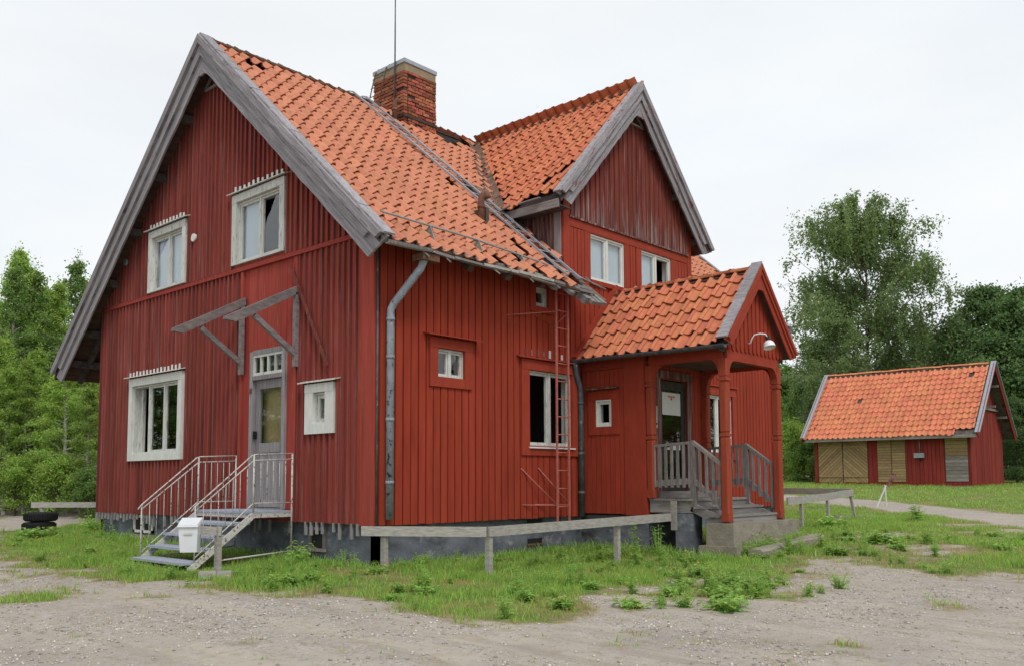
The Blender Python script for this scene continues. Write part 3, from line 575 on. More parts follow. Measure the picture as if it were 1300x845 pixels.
mb = MB(); pbox(mb, gP, u0+.095, u0+.125, -.01, .05, 1.95, 2.08); mb.tube([gP(u0+.11, .05, 2.02), gP(u0+.21, .05, 2.02)], .01); part('door_handle', mb, 'black', gd)
mb = MB(); pbox(mb, gP, u0+.0, u0+.06, .06, .085, 2.72, 2.80); part('bell_box', mb, 'rust', gd)

# ---- canopy brackets over the gable door
for bx, zo in ((-1.91, 0), (-3.51, .02)):
    mb = MB(); mb.prism([(.04, 4.355+zo), (1.33, 3.685+zo*.5), (1.33, 3.64+zo*.5), (1.17, 3.625+zo*.5), (1.08, 3.66+zo*.5), (.04, 4.225+zo)], lambda u, n, z: (bx+n, -u, z), -.042, .042); br = part('canopy_bracket', mb, 'beam_wood', house)
    br['label'] = 'sloping grey canopy beam over the gable door'
    mb = MB(); mb.box(bx-.042, bx+.042, -.12, -.058, 3.05, 4.22); part('wall_post', mb, 'beam_wood', br)
    mb = MB(); mb.beam((bx, -.09, 3.24), (bx, -.84, 3.76), .07, .08); part('brace', mb, 'beam_wood', br)
mb = MB(); mb.beam((-2.09, -.09, 4.70), (-1.05, -.10, 2.98), .045, .03, (0, 1, 0)); lb = part('loose_batten', mb, 'red_batten'); tag(lb, 'thin faded red batten leaning across the gable wall right of the canopy beams', 'batten')
mb = MB(); mb.tube([gP(-5.25, .05, 5.74), gP(-5.25, .095, 5.74)], .075, 14); v = part('wall_vent', mb, 'white_paint', house)
mb = MB(); mb.tube([gP(-8.05, .05, 5.75), gP(-8.05, .095, 5.75)], .07, 14); v = part('wall_vent', mb, 'zinc', house)

# ------------------------------------------------------------------ roofs
CS = math.sqrt(1+SL*SL)
DY, DZ, DS = 6.42, 9.05, 1.08         # dormer ridge and pitch
PY, PZ, PSL = 5.73, 4.80, 1.12        # porch ridge and pitch
def zdorm(y): return DZ-DS*abs(y-DY)
def slab(mb, quad, nrm, t0, t1):      # four corners on a plane, moved along the normal
    n_ = Vector(nrm).normalized(); a = [Vector(p)+n_*t0 for p in quad]; b = [Vector(p)+n_*t1 for p in quad]; mb.hexa([*a, *b])
NR = (SL, 0, 1); NL = (-SL, 0, 1); Y0, Y1 = -.40, 12.90
def rquad(xa, xb, ya, yb): return [(xa, ya, zroof(xa)), (xb, ya, zroof(xb)), (xb, yb, zroof(xb)), (xa, yb, zroof(xa))]
mbf, mbs = MB(), MB()
for q, nn in ((rquad(RX, EVR-.02, Y0, 4.22), NR), (rquad(RX, -3.0, 4.22, 8.62), NR), (rquad(RX, EVR-.40, 8.62, Y1), NR), (rquad(RX, EVL, Y0, Y1), NL)):
    slab(mbf, q, nn, -.075, -.045); slab(mbs, q, nn, -.115, -.077)
roof = part('roof', mbf, 'felt', house); roof['label'] = 'main roof of orange clay pantiles with missing and slipped tiles'
part('roof_boarding', mbs, 'soffit_wood', roof)
mbf, mbs = MB(), MB()
xv = lambda z: RX+(RZ-z)/SL
for s_ in (-1, 1):
    ye = DY+s_*2.62; q = [(.30, DY, DZ), (.30, ye, zdorm(ye)), (xv(zdorm(ye))-.1, ye, zdorm(ye)), (xv(DZ), DY, DZ)]
    nn = (0, s_*DS, 1); slab(mbf, q, nn, -.075, -.045); slab(mbs, q, nn, -.115, -.077)
droof = part('dormer_roof', mbf, 'felt', house); droof['label'] = 'steep tiled roof of the front dormer'
part('roof_boarding', mbs, 'soffit_wood', droof)
mbf, mbs = MB(), MB()
for s_ in (-1, 1):
    ye = PY+s_*1.22; ze = PZ-PSL*1.22; q = [(.06, PY, PZ), (.06, ye, ze), (3.10, ye, ze), (3.10, PY, PZ)]
    nn = (0, s_*PSL, 1); slab(mbf, q, nn, -.075, -.045); slab(mbs, q, nn, -.105, -.077)
proof = part('porch_roof', mbf, 'felt', house); proof['label'] = 'small gabled porch roof of orange pantiles'
part('roof_boarding', mbs, 'soffit_wood', proof)

# ---- pantile
CW, RL, TL = .236, .312, .385
PROF = [(-.012, .002), (.024, -.022), (.068, -.043), (.115, -.043), (.155, -.018), (.180, .014), (.203, .030), (.228, .026), (.252, .002)]
def tile_mesh(mt):
    mb = MB(); m = len(PROF)
    top = [(u, 0, h+.050) for u, h in PROF]+[(u, TL, h+.008) for u, h in PROF]; bot = [(u, .003, h+.030) for u, h in PROF]
    k = mb.add(top, [(i, i+1, m+i+1, m+i) for i in range(m-1)], True)
    mb.add([(u, 0, h+.050) for u, h in PROF]+bot, [(i+1, i, m+i, m+i+1) for i in range(m-1)], False)
    mb.add(bot+[(u, TL*.45, h+.010) for u, h in PROF], [(i+1, i, m+i, m+i+1) for i in range(m-1)], True)
    e = PROF[-1]; mb.add([(e[0], 0, e[1]+.05), (e[0], TL, e[1]+.008), (e[0], TL, e[1]-.006), (e[0], 0, e[1]+.030)], [(0, 3, 2, 1)])
    me = bpy.data.meshes.new('roof_tile'); me.from_pydata(mb.v, [], mb.f); me.polygons.foreach_set('use_smooth', mb.sm); me.materials.append(M[mt]); me.update(); return me
TME = {k: tile_mesh(k) for k in ('tile', 'tile_porch', 'tile_new')}
TILES = []
def tile_field(parent, O, U, S, nc, nr, keep, mt, jit=1.0, big=True):
    O = Vector(O); U = Vector(U).normalized(); S = Vector(S).normalized(); Nn = U.cross(-S)
    for j in range(nr):
        for i in range(nc):
            p = O+U*(i*CW)-S*(j*RL); c = p+U*.11-S*.17
            kz = keep(c, i, j)
            if not kz: continue
            slip = 0 if kz is True else kz
            a = random.gauss(0, .012*jit); q = p+U*random.gauss(0, .004*jit)+S*(random.gauss(0, .007*jit)+slip)+Nn*random.gauss(0, .003*jit)
            u2 = (U*math.cos(a)+S*math.sin(a)); y2 = (-S*math.cos(a)+U*math.sin(a))
            m = Matrix(((u2.x, y2.x, Nn.x, q.x), (u2.y, y2.y, Nn.y, q.y), (u2.z, y2.z, Nn.z, q.z), (0, 0, 0, 1)))
            x, y, w = proj(c); v = (CAM-c).normalized().dot(Nn)
            sz = 0 if (v < .03 or w < 1 or not big or not (0 < x < 1300 and 0 < y < 845)) else (FPX/w)**2*v
            TILES.append((sz, parent, m, mt))
def keep_main(c, i, j):
    x, y = c.x, c.y; zm = zroof(x); zd = zdorm(y)
    if -5.2 < x < -3.93 and 3.86 < y < 4.98: return False
    if y > 4.15 and y < 8.70 and zd > zm-.10: return False
    if 3.78 < y <= 4.15 and (zd > zm-.12) and x < -1.0: return False
    if x < -3.75 and 4.9 < y < 6.0 and (x < -4.05 or y < 5.3 or random.random() < .4): return False
    if -4.15 < x < -3.7 and 3.5 < y < 3.95 and random.random() < .5: return False
    if x > -.75 and y > 3.25 and y < 4.4:
        r_ = random.random()
        if r_ < .42 or y > 4.05: return False
        return random.uniform(-.02, .16)
    if j <= 1 and y > 8.6: return False
    if j == 0 and i in (9, 13): return False
    if (i, j) in ((2, 20), (3, 20), (12, 1), (14, 2)): return False
    if x > -2.2 and 2.9 < y < 4.1 and random.random() < .28: return random.uniform(.02, .12) if random.random() < .75 else False
    return True
th = math.atan(SL); S_ = Vector((math.cos(th), 0, -math.sin(th)))
e0 = Vector((EVR+.03, -.30, zroof(EVR+.03)))
tile_field(roof, e0, (0, 1, 0), S_, 55, 22, keep_main, 'tile', 1.25)
e1 = Vector((EVL-.03, 12.95, zroof(EVL-.03))); tile_field(roof, e1, (0, -1, 0), (-math.cos(th), 0, -math.sin(th)), 56, 27, lambda c, i, j: c.x < RX-.05, 'tile', 1.0, False)
td = math.atan(DS); yE = DY-2.66
def keep_d(c, i, j):
    if zdorm(c.y) < zroof(c.x)+.10: return False
    if j == 0: return random.random() < .55 and c.x > -1.2 and c.x < -.2
    if j == 1 and (c.x > -.05 or c.x < -1.25): return random.random() < .4
    if j <= 2 and c.x < -1.45 and random.random() < .5: return False
    if (i, j) in ((18, 3), (17, 2)): return False
    return random.uniform(-.01, .03) if j < 3 else True
tile_field(droof, (-4.45, yE, zdorm(yE)), (1, 0, 0), (0, -math.cos(td), -math.sin(td)), 20, 13, keep_d, 'tile_porch', 1.5)
tile_field(droof, (.24, DY+2.66, zdorm(DY+2.66)), (-1, 0, 0), (0, math.cos(td), -math.sin(td)), 20, 13, lambda c, i, j: zdorm(c.y) > zroof(c.x)+.05, 'tile_porch', 1.0, False)
tp = math.atan(PSL); yP = PY-1.26
tile_field(proof, (.10, yP, PZ-PSL*1.26), (1, 0, 0), (0, -math.cos(tp), -math.sin(tp)), 12, 6, lambda c, i, j: not (i == 0 and j in (3, 4) and False), 'tile_porch', 1.5)
tile_field(proof, (3.0, PY+1.26, PZ-PSL*1.26), (-1, 0, 0), (0, math.cos(tp), -math.sin(tp)), 12, 6, lambda c, i, j: True, 'tile_porch', 1.2, False)

def join_tiles(parent, items):
    """all remaining tiles of one roof in one mesh"""
    for mt in sorted({t[3] for t in items}):
        me = TME[mt]; nv = len(me.vertices); co = np.empty(nv*3); me.vertices.foreach_get('co', co); co = np.c_[co.reshape(-1, 3), np.ones(nv)]
        fs = [tuple(p.vertices) for p in me.polygons]; sm = [p.use_smooth for p in me.polygons]
        mats = [np.array(t[2]) for t in items if t[3] == mt]
        V = np.concatenate([(co @ a.T)[:, :3] for a in mats]); F_ = (np.array(fs)[None]+(np.arange(len(mats))*nv)[:, None, None]).reshape(-1, 4)
        m2 = bpy.data.meshes.new('roof_tiles'); m2.vertices.add(len(V)); m2.vertices.foreach_set('co', V.ravel())
        m2.loops.add(F_.size); m2.loops.foreach_set('vertex_index', F_.ravel().astype(np.int32)); m2.polygons.add(len(F_)); m2.polygons.foreach_set('loop_start', np.arange(0, F_.size, 4, dtype=np.int32))
        m2.polygons.foreach_set('use_smooth', np.tile(np.array(sm), len(mats))); m2.materials.append(M[mt]); m2.update(calc_edges=True)
        o = part('roof_tiles', m2, mt, parent); tag(o, 'far rows of clay pantiles', kind='stuff')
TILES.sort(key=lambda t: -t[0])
for sz, par_, m, mt in TILES[:298]:
    o = bpy.data.objects.new('roof_tile', TME[mt]); col.objects.link(o); o.parent = par_; o.matrix_parent_inverse = Matrix(); o.matrix_basis = m
for par_ in (roof, droof, proof): join_tiles(par_, [t for t in TILES[298:] if t[1] == par_])

# ---- ridge tiles
def ridge_mesh(mt, r_=.072, L=.40):
    mb = MB(); k = 8
    for (x, s_) in ((0, 1.06), (.06, 1.06), (.061, .95), (L, .92)):
        for i in range(k+1): a = math.pi*i/k; mb.v.append((x, math.cos(a)*r_*s_*1.15, math.sin(a)*r_*s_-.03))
    for j in range(3):
        for i in range(k): mb.f.append((j*(k+1)+i, j*(k+1)+i+1, (j+1)*(k+1)+i+1, (j+1)*(k+1)+i)); mb.sm.append(True)
    me = bpy.data.meshes.new('ridge_tile'); me.from_pydata(mb.v, [], mb.f); me.polygons.foreach_set('use_smooth', mb.sm); me.materials.append(M[mt]); me.update(); return me
RME = ridge_mesh('ridge'); RMP = ridge_mesh('tile_porch'); RMN = ridge_mesh('tile_new')
def ridge(parent, p0, p1, me, skip=None, L=.37):
    p0 = Vector(p0); p1 = Vector(p1); d = p1-p0; n_ = int(d.length/L); d.normalize(); side = Vector((0, 0, 1)).cross(d)
    for i in range(n_):
        p = p0+d*L*i+Vector((0, 0, random.gauss(0, .006)))
        if skip and skip(p): continue
        m = Matrix(((d.x, side.x, 0, p.x), (d.y, side.y, 0, p.y), (d.z, side.z, 1, p.z), (0, 0, 0, 1))) @ Matrix.Rotation(random.gauss(0, .02), 4, 'Z') @ Matrix.Rotation(random.gauss(0, .015), 4, 'Y')
        o = bpy.data.objects.new('ridge_tile', me); col.objects.link(o); o.parent = parent; o.matrix_parent_inverse = Matrix(); o.matrix_basis = m
ridge(roof, (RX, Y0+.1, RZ+.025), (RX, Y1, RZ+.025), RME, lambda p: 3.75 < p.y < 6.4)
ridge(droof, (.24, DY, DZ-.03), (xv(DZ)+.1, DY, DZ-.03), RME)
ridge(proof, (3.0, PY, PZ+.01), (.05, PY, PZ+.01), RMP)

# ---- bargeboards
def barge(parent, P, ua, za, sl, ue, layers, mt, arch=.10, name='bargeboard', wob=.0):
    for (n0, n1, vo, dz) in layers:
        outer, inner = [], []; sg = 1 if ue > ua else -1
        K = 28; uin = ue-sg*vo*.72
        for i in range(K+1):
            t = (i/K)**1.5; u = ua+(ue-ua)*t; v = ua+(uin-ua)*t
            z = za-sl*abs(v-ua)-vo-dz
            if arch and abs(v-ua) < .55: z = min(z, za-vo-dz-arch-.35*(v-ua)**2)
            outer.append((u, za-sl*abs(u-ua)-dz)); inner.append((v, z+random.uniform(-wob, wob)))
        mb = MB(); mb.strip(outer, inner, P, n0, n1); part(name, mb, mt, parent)
LAY = [(.36, .395, .60, 0), (.396, .445, .36, .01), (.446, .50, .17, -.01)]
for ue in (.70, EVL-.02):
    bmt = 'barge_gr' if ue > 0 else 'barge_gl'
    barge(roof, gP, RX, RZ+.06, SL, ue, [LAY[0]], bmt, .12, wob=.012); sg = 1 if ue > 0 else -1; barge(roof, gP, RX, RZ+.06, SL, ue-sg*.22, [LAY[1]], bmt, 0, wob=.004); barge(roof, gP, RX, RZ+.06, SL, ue-sg*.04, [LAY[2]], bmt, 0, wob=.004)
    a = Vector((RX, -.36, RZ+.095)); b = Vector((ue, -.36, RZ+.095-SL*abs(ue-RX))); mb = MB(); d = (b-a)/9
    for k in range(9): mb.beam(a+d*k+Vector((0, random.uniform(-.01, .01), random.uniform(-.008, .008))), a+d*(k+.99), .20+random.uniform(-.02, .02), .03, (SL*(1 if ue > 0 else -1), 0, 1))
    part('verge_cap', mb, 'grey_wood', roof)
LAYD = [(.25, .28, .54, 0), (.281, .32, .32, .01), (.321, .365, .15, -.01)]
for ue in (DY-2.62, DY+2.70):
    bmt = 'barge_dl' if ue < DY else 'barge_dr'
    barge(droof, sP, DY, DZ+.06, DS, ue, [LAYD[0]], bmt, .14, wob=.012); sg = 1 if ue > DY else -1; barge(droof, sP, DY, DZ+.06, DS, ue-sg*.16, [LAYD[1]], bmt, 0, wob=.004); barge(droof, sP, DY, DZ+.06, DS, ue-sg*.03, [LAYD[2]], bmt, 0, wob=.004)
    mb = MB(); sgn = 1 if ue > DY else -1; mb.beam((.26, DY, DZ+.09), (.26, ue, DZ+.09-DS*abs(ue-DY)), .16, .03, (0, DS*sgn, 1)); part('verge_cap', mb, 'grey_wood', droof)
pP = PS(2.95)
LAYP = [(.13, .155, .34, 0), (.156, .18, .18, .0), (.181, .20, .10, -.01)]
for ue in (PY-1.26, PY+1.30):
    barge(proof, pP, PY, PZ+.06, PSL, ue, [LAYP[0]], 'red_trim', .10); barge(proof, pP, PY, PZ+.06, PSL, ue-(.03 if ue > PY else -.03), LAYP[1:], 'red_trim', 0)
    sgn = 1 if ue > PY else -1; mb = MB(); a = Vector((3.04, PY, PZ+.10)); b = Vector((3.04, ue, PZ+.10-PSL*abs(ue-PY))); d = (b-a)/4
    for k in range(4): mb.beam(a+d*k+Vector((random.uniform(-.012, .012), 0, 0)), a+d*(k+.99), .19, .03, (0, PSL*sgn, 1))
    part('verge_cap', mb, 'grey_wood', proof)

for ue in (EVR-.38, EVL-.02):
    mb = MB(); mb.beam((RX, Y1, RZ+.08), (ue, Y1, RZ+.08-SL*abs(ue-RX)), .16, .03, (SL*(1 if ue > 0 else -1), 0, 1)); part('verge_cap', mb, 'grey_wood', roof)
    mb = MB(); mb.beam((RX, Y1+.05, RZ-.12), (ue, Y1+.05, RZ-.12-SL*abs(ue-RX)), .03, .3, (SL*(1 if ue > 0 else -1), 0, 1)); part('bargeboard', mb, 'barge_gr', roof)
# ---- purlin ends, rafters, eaves
for k, x in enumerate((-10.2, -9.55, -8.5, -7.5, -6.5, -5.5, -4.5, -3.3, -2.2, -1.0, .1)):
    mb = MB(); z = zroof(x)-.24; mb.box(x-.08, x+.08, -.385, 0.0 if x > XL else .35, z-.08, z+.06); part('purlin_end', mb, 'dark_wood', roof)
for y in np.arange(.12, 12.6, .85):
    mb = MB(); mb.beam((XL+.05, y, zroof(XL)-.22), (EVL+.12, y, zroof(EVL+.12)-.2), .10, .14); part('rafter_tail', mb, 'dark_wood', roof)
for y in (.55, 1.42, 2.28, 3.12, 3.9):
    mb = MB(); mb.beam((0.03, y, zroof(.03)-.21), (EVR-.10, y, zroof(EVR-.10)-.2), .12, .15); part('rafter_tail', mb, 'soffit_wood', roof)
def sagz(y): return -.03*max(0, y-2.4)/2
for (x, z, w, h, L0, L1, nm, g0) in ((EVR-.02, 4.615, .03, .05, .8, 1.4, 'fascia_board', .01), (EVR-.045, 4.555, .025, .06, .5, 1.1, 'fascia_board', .02), (EVR+.03, 4.515, .07, .022, .45, 1.0, 'gutter_board', .03), (EVR+.065, 4.54, .02, .045, .4, .9, 'gutter_board', .06)):
    y = -.36
    while y < 4.25:
        L = random.uniform(L0, L1); e = min(y+L, 4.32); mb = MB(); j1, j2 = random.uniform(-.012, .012), random.uniform(-.022, .012)
        if random.random() > .08: mb.beam((x+j1, y, z+sagz(y)+j1), (x+j2, e, z+sagz(e)+j2), w, h*random.uniform(.8, 1.1), (0, 0, 1)); part(nm, mb, random.choice(('fence_wood', 'grey_wood_y', 'grey_wood_y', 'rail_wood')), roof)
        y += L+random.uniform(.004, g0)
for y, a in ((.28, .2), (.72, .15), (1.7, .3), (2.55, .2), (3.2, .25)):
    mb = MB(); mb.beam((EVR-.04, y, 4.58), (EVR+.09, y+a*.5, 4.43), .035, .02); part('gutter_hook', mb, 'grey_wood_y', roof)
mb = MB(); mb.beam((EVR-.42, 8.7, 4.82), (EVR-.42, Y1-.05, 4.82), .03, .13); part('fascia_board', mb, 'grey_wood_y', roof)
# the ruined corner beside the dormer: bare rafters and slipped boards
for (y, x0, x1, dz, w) in ((3.30, -.2, .62, -.16, .14), (3.52, -.1, .74, -.15, .12), (4.02, -.5, .70, -.24, .13), (4.16, -.6, .78, -.20, .11), (4.30, -.3, .80, -.17, .10), (4.40, -.4, .82, -.15, .12)):
    mb = MB(); mb.beam((x0, y, zroof(x0)+dz), (x1, y+random.uniform(-.03, .1), zroof(x1)+dz+random.uniform(-.03, .04)), w, .06 if dz in (-.17, -.15, -.20) else .13, (SL, 0, 1)); part('broken_board', mb, 'grey_wood_x', roof)
mb = MB(); slab(mb, [(-1.0, 3.95, zroof(-1.0)), (.82, 4.46, zroof(.82)+.02), (.82, 4.55, zroof(.82)+.03), (-1.0, 4.2, zroof(-1))], NR, -.085, -.075); part('loose_sheet', mb, 'rust_sheet', roof)
mb = MB(); mb.beam((-1.05, 3.98, zroof(-1.05)+.02), (.40, 4.15, zroof(.4)-.04), .15, .05, (SL, 0, 1)); part('slipped_flashing', mb, 'tile_porch', roof)
for (x, y, a) in ((-.55, 3.72, .5), (-.2, 3.80, .35), (-.95, 3.62, .6), (.05, 3.95, -.3)):
    Nn = Vector(NR).normalized(); U = Vector((0, 1, 0)); Sv = -S_; c, s_ = math.cos(a), math.sin(a); u2 = U*c-Sv*s_; y2 = Sv*c+U*s_; p = Vector((x, y, zroof(x)))+Nn*.05
    o = bpy.data.objects.new('loose_tile', TME['tile']); col.objects.link(o); o.parent = roof; o.matrix_parent_inverse = Matrix(); o.matrix_basis = Matrix(((u2.x, y2.x, Nn.x, p.x), (u2.y, y2.y, Nn.y, p.y), (u2.z, y2.z, Nn.z, p.z), (0, 0, 0, 1)))
# valley sheet and cheek flashing
mb = MB(); K = 7
va = Vector((xv(DZ)+.02, DY-.05, DZ-.02)); ve = Vector((xv(zdorm(DY-2.62)), DY-2.62, zdorm(DY-2.62)))
for k in range(K):
    a = va.lerp(ve, k/K); b = va.lerp(ve, (k+1.02)/K); w = .20+.05*k/K; j = .012*(k % 2)
    n1_ = Vector((1, 0, -SL)).normalized()*w; n2_ = Vector((0, 1, DS)).normalized()*w*.8; h = Vector((0, 0, .035+j))
    # main-roof wing and dormer wing
    mb.add([a+h, b+h, b+Vector((0, -w*.9, .06+j)), a+Vector((0, -w*.9, .06+j))], [(0, 1, 2, 3)])
    mb.add([a+h, b+h, b+Vector((w*.9, 0, .05+j)), a+Vector((w*.9, 0, .05+j))], [(0, 3, 2, 1)])
part('valley_flashing', mb, 'rust_sheet', roof)
mb = MB(); q = [(-2.0, 3.66, zroof(-2.0)), (-.7, 3.52, zroof(-.7)), (-.62, 4.2, zroof(-.62)), (-1.9, 4.2, zroof(-1.9))]; slab(mb, q, NR, .055, .062); part('valley_apron', mb, 'rust_sheet', roof)
mb = MB(); q = [(-.62, 4.05, zroof(-.62)), (.5, 4.0, zroof(.5)), (.5, 4.2, zroof(.5)), (-.62, 4.2, zroof(-.62))]; slab(mb, q, NR, .03, .036); part('cheek_flashing', mb, 'zinc_dark', roof)
# snow guard
mb = MB(); gpts = [(.33, -.22, 5.05), (.33, 1.6, 5.02), (.35, 3.3, 4.92), (.42, 4.2, 4.82), (.46, 4.93, 4.70)]; mb.tube(gpts, .017, 8); sg_ = part('snow_guard', mb, 'guard', roof)
for (x, y, z) in ((.34, .72, 5.035), (.34, 1.75, 5.01), (.35, 2.75, 4.96), (.37, 3.6, 4.88), (.44, 4.5, 4.77)):
    mb = MB(); mb.prism([(x-.10, zroof(x-.10)+.03), (x+.10, zroof(x+.1)+.03), (x+.012, z), (x-.012, z)], PG(y), -.008, .008); part('snow_guard_bracket', mb, 'guard', sg_ if False else roof)
# vent pipes
def gpipe(name, x, y, h, r_, bend, mt):
    z = zroof(x); mb = MB(); pts = [(x, y, z-.05), (x, y, z+h)]
    d = Vector(bend)*r_*.85; pts += [(x+d.x*.25, y+d.y*.25, z+h+r_*1.0), (x+d.x*.9, y+d.y*.9, z+h+r_*1.7), (x+d.x*1.9, y+d.y*1.9, z+h+r_*1.5), (x+d.x*2.4, y+d.y*2.4, z+h+r_*.6)]
    mb.tube(pts, [r_, r_, r_, r_*1.1, r_*1.05, r_*1.05], 12); mb.tube([(x, y, z+h*.62), (x, y, z+h*.76)], r_*1.22, 12); part(name, mb, mt, roof)
gpipe('vent_pipe', -.62, 2.80, .40, .060, (.55, .8, 0), 'rust'); gpipe('vent_pipe', -4.02, 3.70, .34, .055, (.6, .7, 0), 'rust')

# ---- chimney
CXa, CXb, CYa, CYb = -5.05, -4.02, 3.96, 4.88
mb = MB(); mb.box(CXa+.03, CXb-.03, CYa+.03, CYb-.03, 7.9, 9.96); ch = part('chimney', mb, 'mortar', house); ch['label'] = 'crumbling brick chimney with sheet metal cap'
def brick_mesh():
    mb = MB(); a, b, c = .118, .052, .029; e = .006
    mb.hexa([(-a, -b, -c), (a, -b, -c), (a, b, -c), (-a, b, -c), (-a+e, -b+e, c), (a-e, -b, c), (a-e, b-e, c), (-a, b, c)]); return mb.mesh('brick', 'brick')
BME = brick_mesh(); z = 8.68; c_ = 0
def brick(x, y, z, rz, sx):
    o = bpy.data.objects.new('brick', BME); col.objects.link(o); o.parent = ch; o.matrix_parent_inverse = Matrix()
    o.location = (x, y, z); o.rotation_euler = (random.gauss(0, .02), random.gauss(0, .015), rz+random.gauss(0, .022)); o.scale = (sx, 1, random.uniform(.93, 1.05))
def course(a, b, odd, fn):            # one face of one course, bonded with half bricks at alternate ends
    n_ = 4; w = (b-a)/n_; ed = [a+w*i for i in range(n_+1)] if not odd else [a]+[a+w*(i+.5) for i in range(n_)]+[b]
    for p, q in zip(ed[:-1], ed[1:]):
        if random.random() > .035: fn((p+q)/2, (q-p-.014)/.236)
while z < 9.93:
    od = c_ % 2; dx = random.uniform(-.008, .008)
    course(CXa, CXb, od, lambda c, s_: brick(c+dx, CYa+.052-random.uniform(0, .014), z, 0, s_))
    course(CYa+.105, CYb, od, lambda c, s_: brick(CXb-.052+random.uniform(0, .016)+dx, c, z, math.pi/2, s_))
    if z > 9.05:
        course(CXa, CXb, od, lambda c, s_: brick(c, CYb-.052, z, 0, s_)); course(CYa+.105, CYb-.105, od, lambda c, s_: brick(CXa+.052, c, z, math.pi/2, s_))
    z += .073; c_ += 1
mb = MB(); mb.box(CXa+.01, CXb-.005, CYa+.005, CYb-.01, 9.945, 10.12); part('render_band', mb, 'plaster', ch)
mb = MB(); mb.box(CXa-.012, CXb+.016, CYa-.016, CYb+.012, 10.12, 10.205); part('chimney_cap', mb, 'galv', ch)
mb = MB(); mb.box(CXa-.01, CXb+.022, CYa-.022, CYb+.01, 8.93, 8.99); part('flashing_band', mb, 'mortar', ch)
for dx in (0, .36):
    mb = MB(); mb.tube([(-4.98+dx, CYa-.30, 8.95 if dx == 0 else 8.9), (-4.94+dx, CYa-.04, 10.14), (-4.94+dx, CYa+.06, 10.26)], .013, 6); part('sweep_ladder_rail', mb, 'rust', ch)
for k in range(5): zz = 9.1+k*.22; yy = CYa-.28+.24*k/5; mb = MB(); mb.tube([(-4.97, yy, zz), (-4.61, yy, zz)], .009, 6); part('sweep_ladder_rung', mb, 'rust', ch)
mb = MB(); mb.tube([(-4.28, CYa-.04, 8.85), (-4.28, CYa-.04, 12.6)], [.02, .011], 8); an = part('antenna_mast', mb, 'zinc_dark'); tag(an, 'thin metal mast strapped to the chimney', 'mast')

# ---- dormer walls
dw = wall_shell('dormer_wall', sP, 4.24, 8.60, 4.93, lambda u: zdorm(u)-.12, [D_1, D_2], (DY,), mt='red_trim')
zb_d = 6.08
boards(dw, sP, 4.42, 8.46, zb_d-.02, lambda u: zdorm(u)-.13, [], .152, .030, .024, 'red_worn', zjit=.02)
boards(dw, sP, 4.44, 8.46, zb_d-.03, lambda u: zdorm(u)-.13, [], .152, .054, .02, 'red_worn', 'batten', .05, .014, .015, 0.0)
mb = MB(); pbox(mb, sP, 4.40, 8.48, .0, .085, zb_d-.065, zb_d-.03); part('belt_trim', mb, 'red_worn', dw)
for a, b in ((4.24, 4.42), (8.46, 8.62)): mb = MB(); pbox(mb, sP, a, b, .0, .055, 4.93, zdorm(4.24)-.15); part('corner_board', mb, 'red_trim', dw)
boards(dw, sP, 4.43, 4.86, 4.93, lambda u: 5.85, [], .11, .0, .045, 'red_trim', gap=.018); boards(dw, sP, 6.33, 6.52, 4.93, lambda u: 5.85, [], .09, .0, .045, 'red_trim', gap=.018); boards(dw, sP, 7.99, 8.45, 4.93, lambda u: 5.85, [], .11, .0, .045, 'red_trim', gap=.018)
mb = MB(); pbox(mb, sP, 4.43, 8.45, .0, .052, 5.86, 6.01); part('frieze_board', mb, 'red_trim', dw)
for op, lb_, pn in ((D_1, 'left dormer window with pale panes', ('glass', 'glass')), (D_2, 'right dormer window with its right sash dark', ('glass', None))):
    window(sP, op, .17, .015, .02, 'red_trim', 'white_paint', 2, None, pn, label=lb_, cn=.05, parent=house)
mb = MB(); mb.box(-.075, -.07, 5.06, 6.12, 4.95, 5.85); part('sky_tone_panel', mb, 'pale_panel', house)  # pale panel added behind the left window to imitate mirrored sky
mb = MB(); mb.box(-.075, -.07, 6.73, 7.24, 4.95, 5.85); part('sky_tone_panel', mb, 'pale_panel', house)  # added pale stand-in for sky reflection in the right window's left sash
mb = MB(); mb.prism([(0, 5.0), (0, 6.62), (-1.75, 6.62), (-.2, 5.1)], PG(4.26), -.03, 0); ck = part('dormer_cheek', mb, 'red_worn', house)
boards(ck, PG(4.26), -1.6, -.12, 5.0, lambda u: 6.5, [], .15, .0, .022, 'red_worn', zbf=lambda u: zroof(u)-.06)
mb = MB(); mb.box(-.15, -.0015, 4.205, 4.2385, 5.02, 6.64); part('corner_post', mb, 'grey_wood_z', ck)
mb = MB(); mb.prism([(0, 5.0), (0, 6.62), (-1.75, 6.62), (-.2, 5.1)], PG(8.60), -.03, 0); part('dormer_cheek', mb, 'red_side', house)
ye = DY-2.60
mb = MB(); mb.beam((xv(zdorm(ye))-.12, ye+.02, zdorm(ye)-.13), (.27, ye+.02, zdorm(ye)-.13), .035, .15); part('fascia_board', mb, 'grey_wood_x', droof)
mb = MB(); mb.box(-1.2, .25, ye+.05, 4.2, zdorm(ye)-.16, zdorm(ye)-.14); part('soffit_board', mb, 'dark_wood', droof)
mb = MB(); mb.beam((-.1, ye-.05, zdorm(ye)+.02), (-.55, ye-.12, zdorm(ye)-.02), .06, .02); part('broken_board', mb, 'grey_wood_x', droof); mb = MB(); mb.beam((-.8, ye-.07, zdorm(ye)+.02), (-1.1, ye-.2, zdorm(ye)-.12), .05, .02); part('broken_board', mb, 'grey_wood_x', droof)
for s_ in (-1, 1):
    for d in (.7, 1.5, 2.25):
        y = DY+s_*d; mb = MB(); z = zdorm(y)-.26; mb.box(.0, .265, y-.07, y+.07, z-.07, z+.06); part('purlin_end', mb, 'dark_wood', droof)
mb = MB()
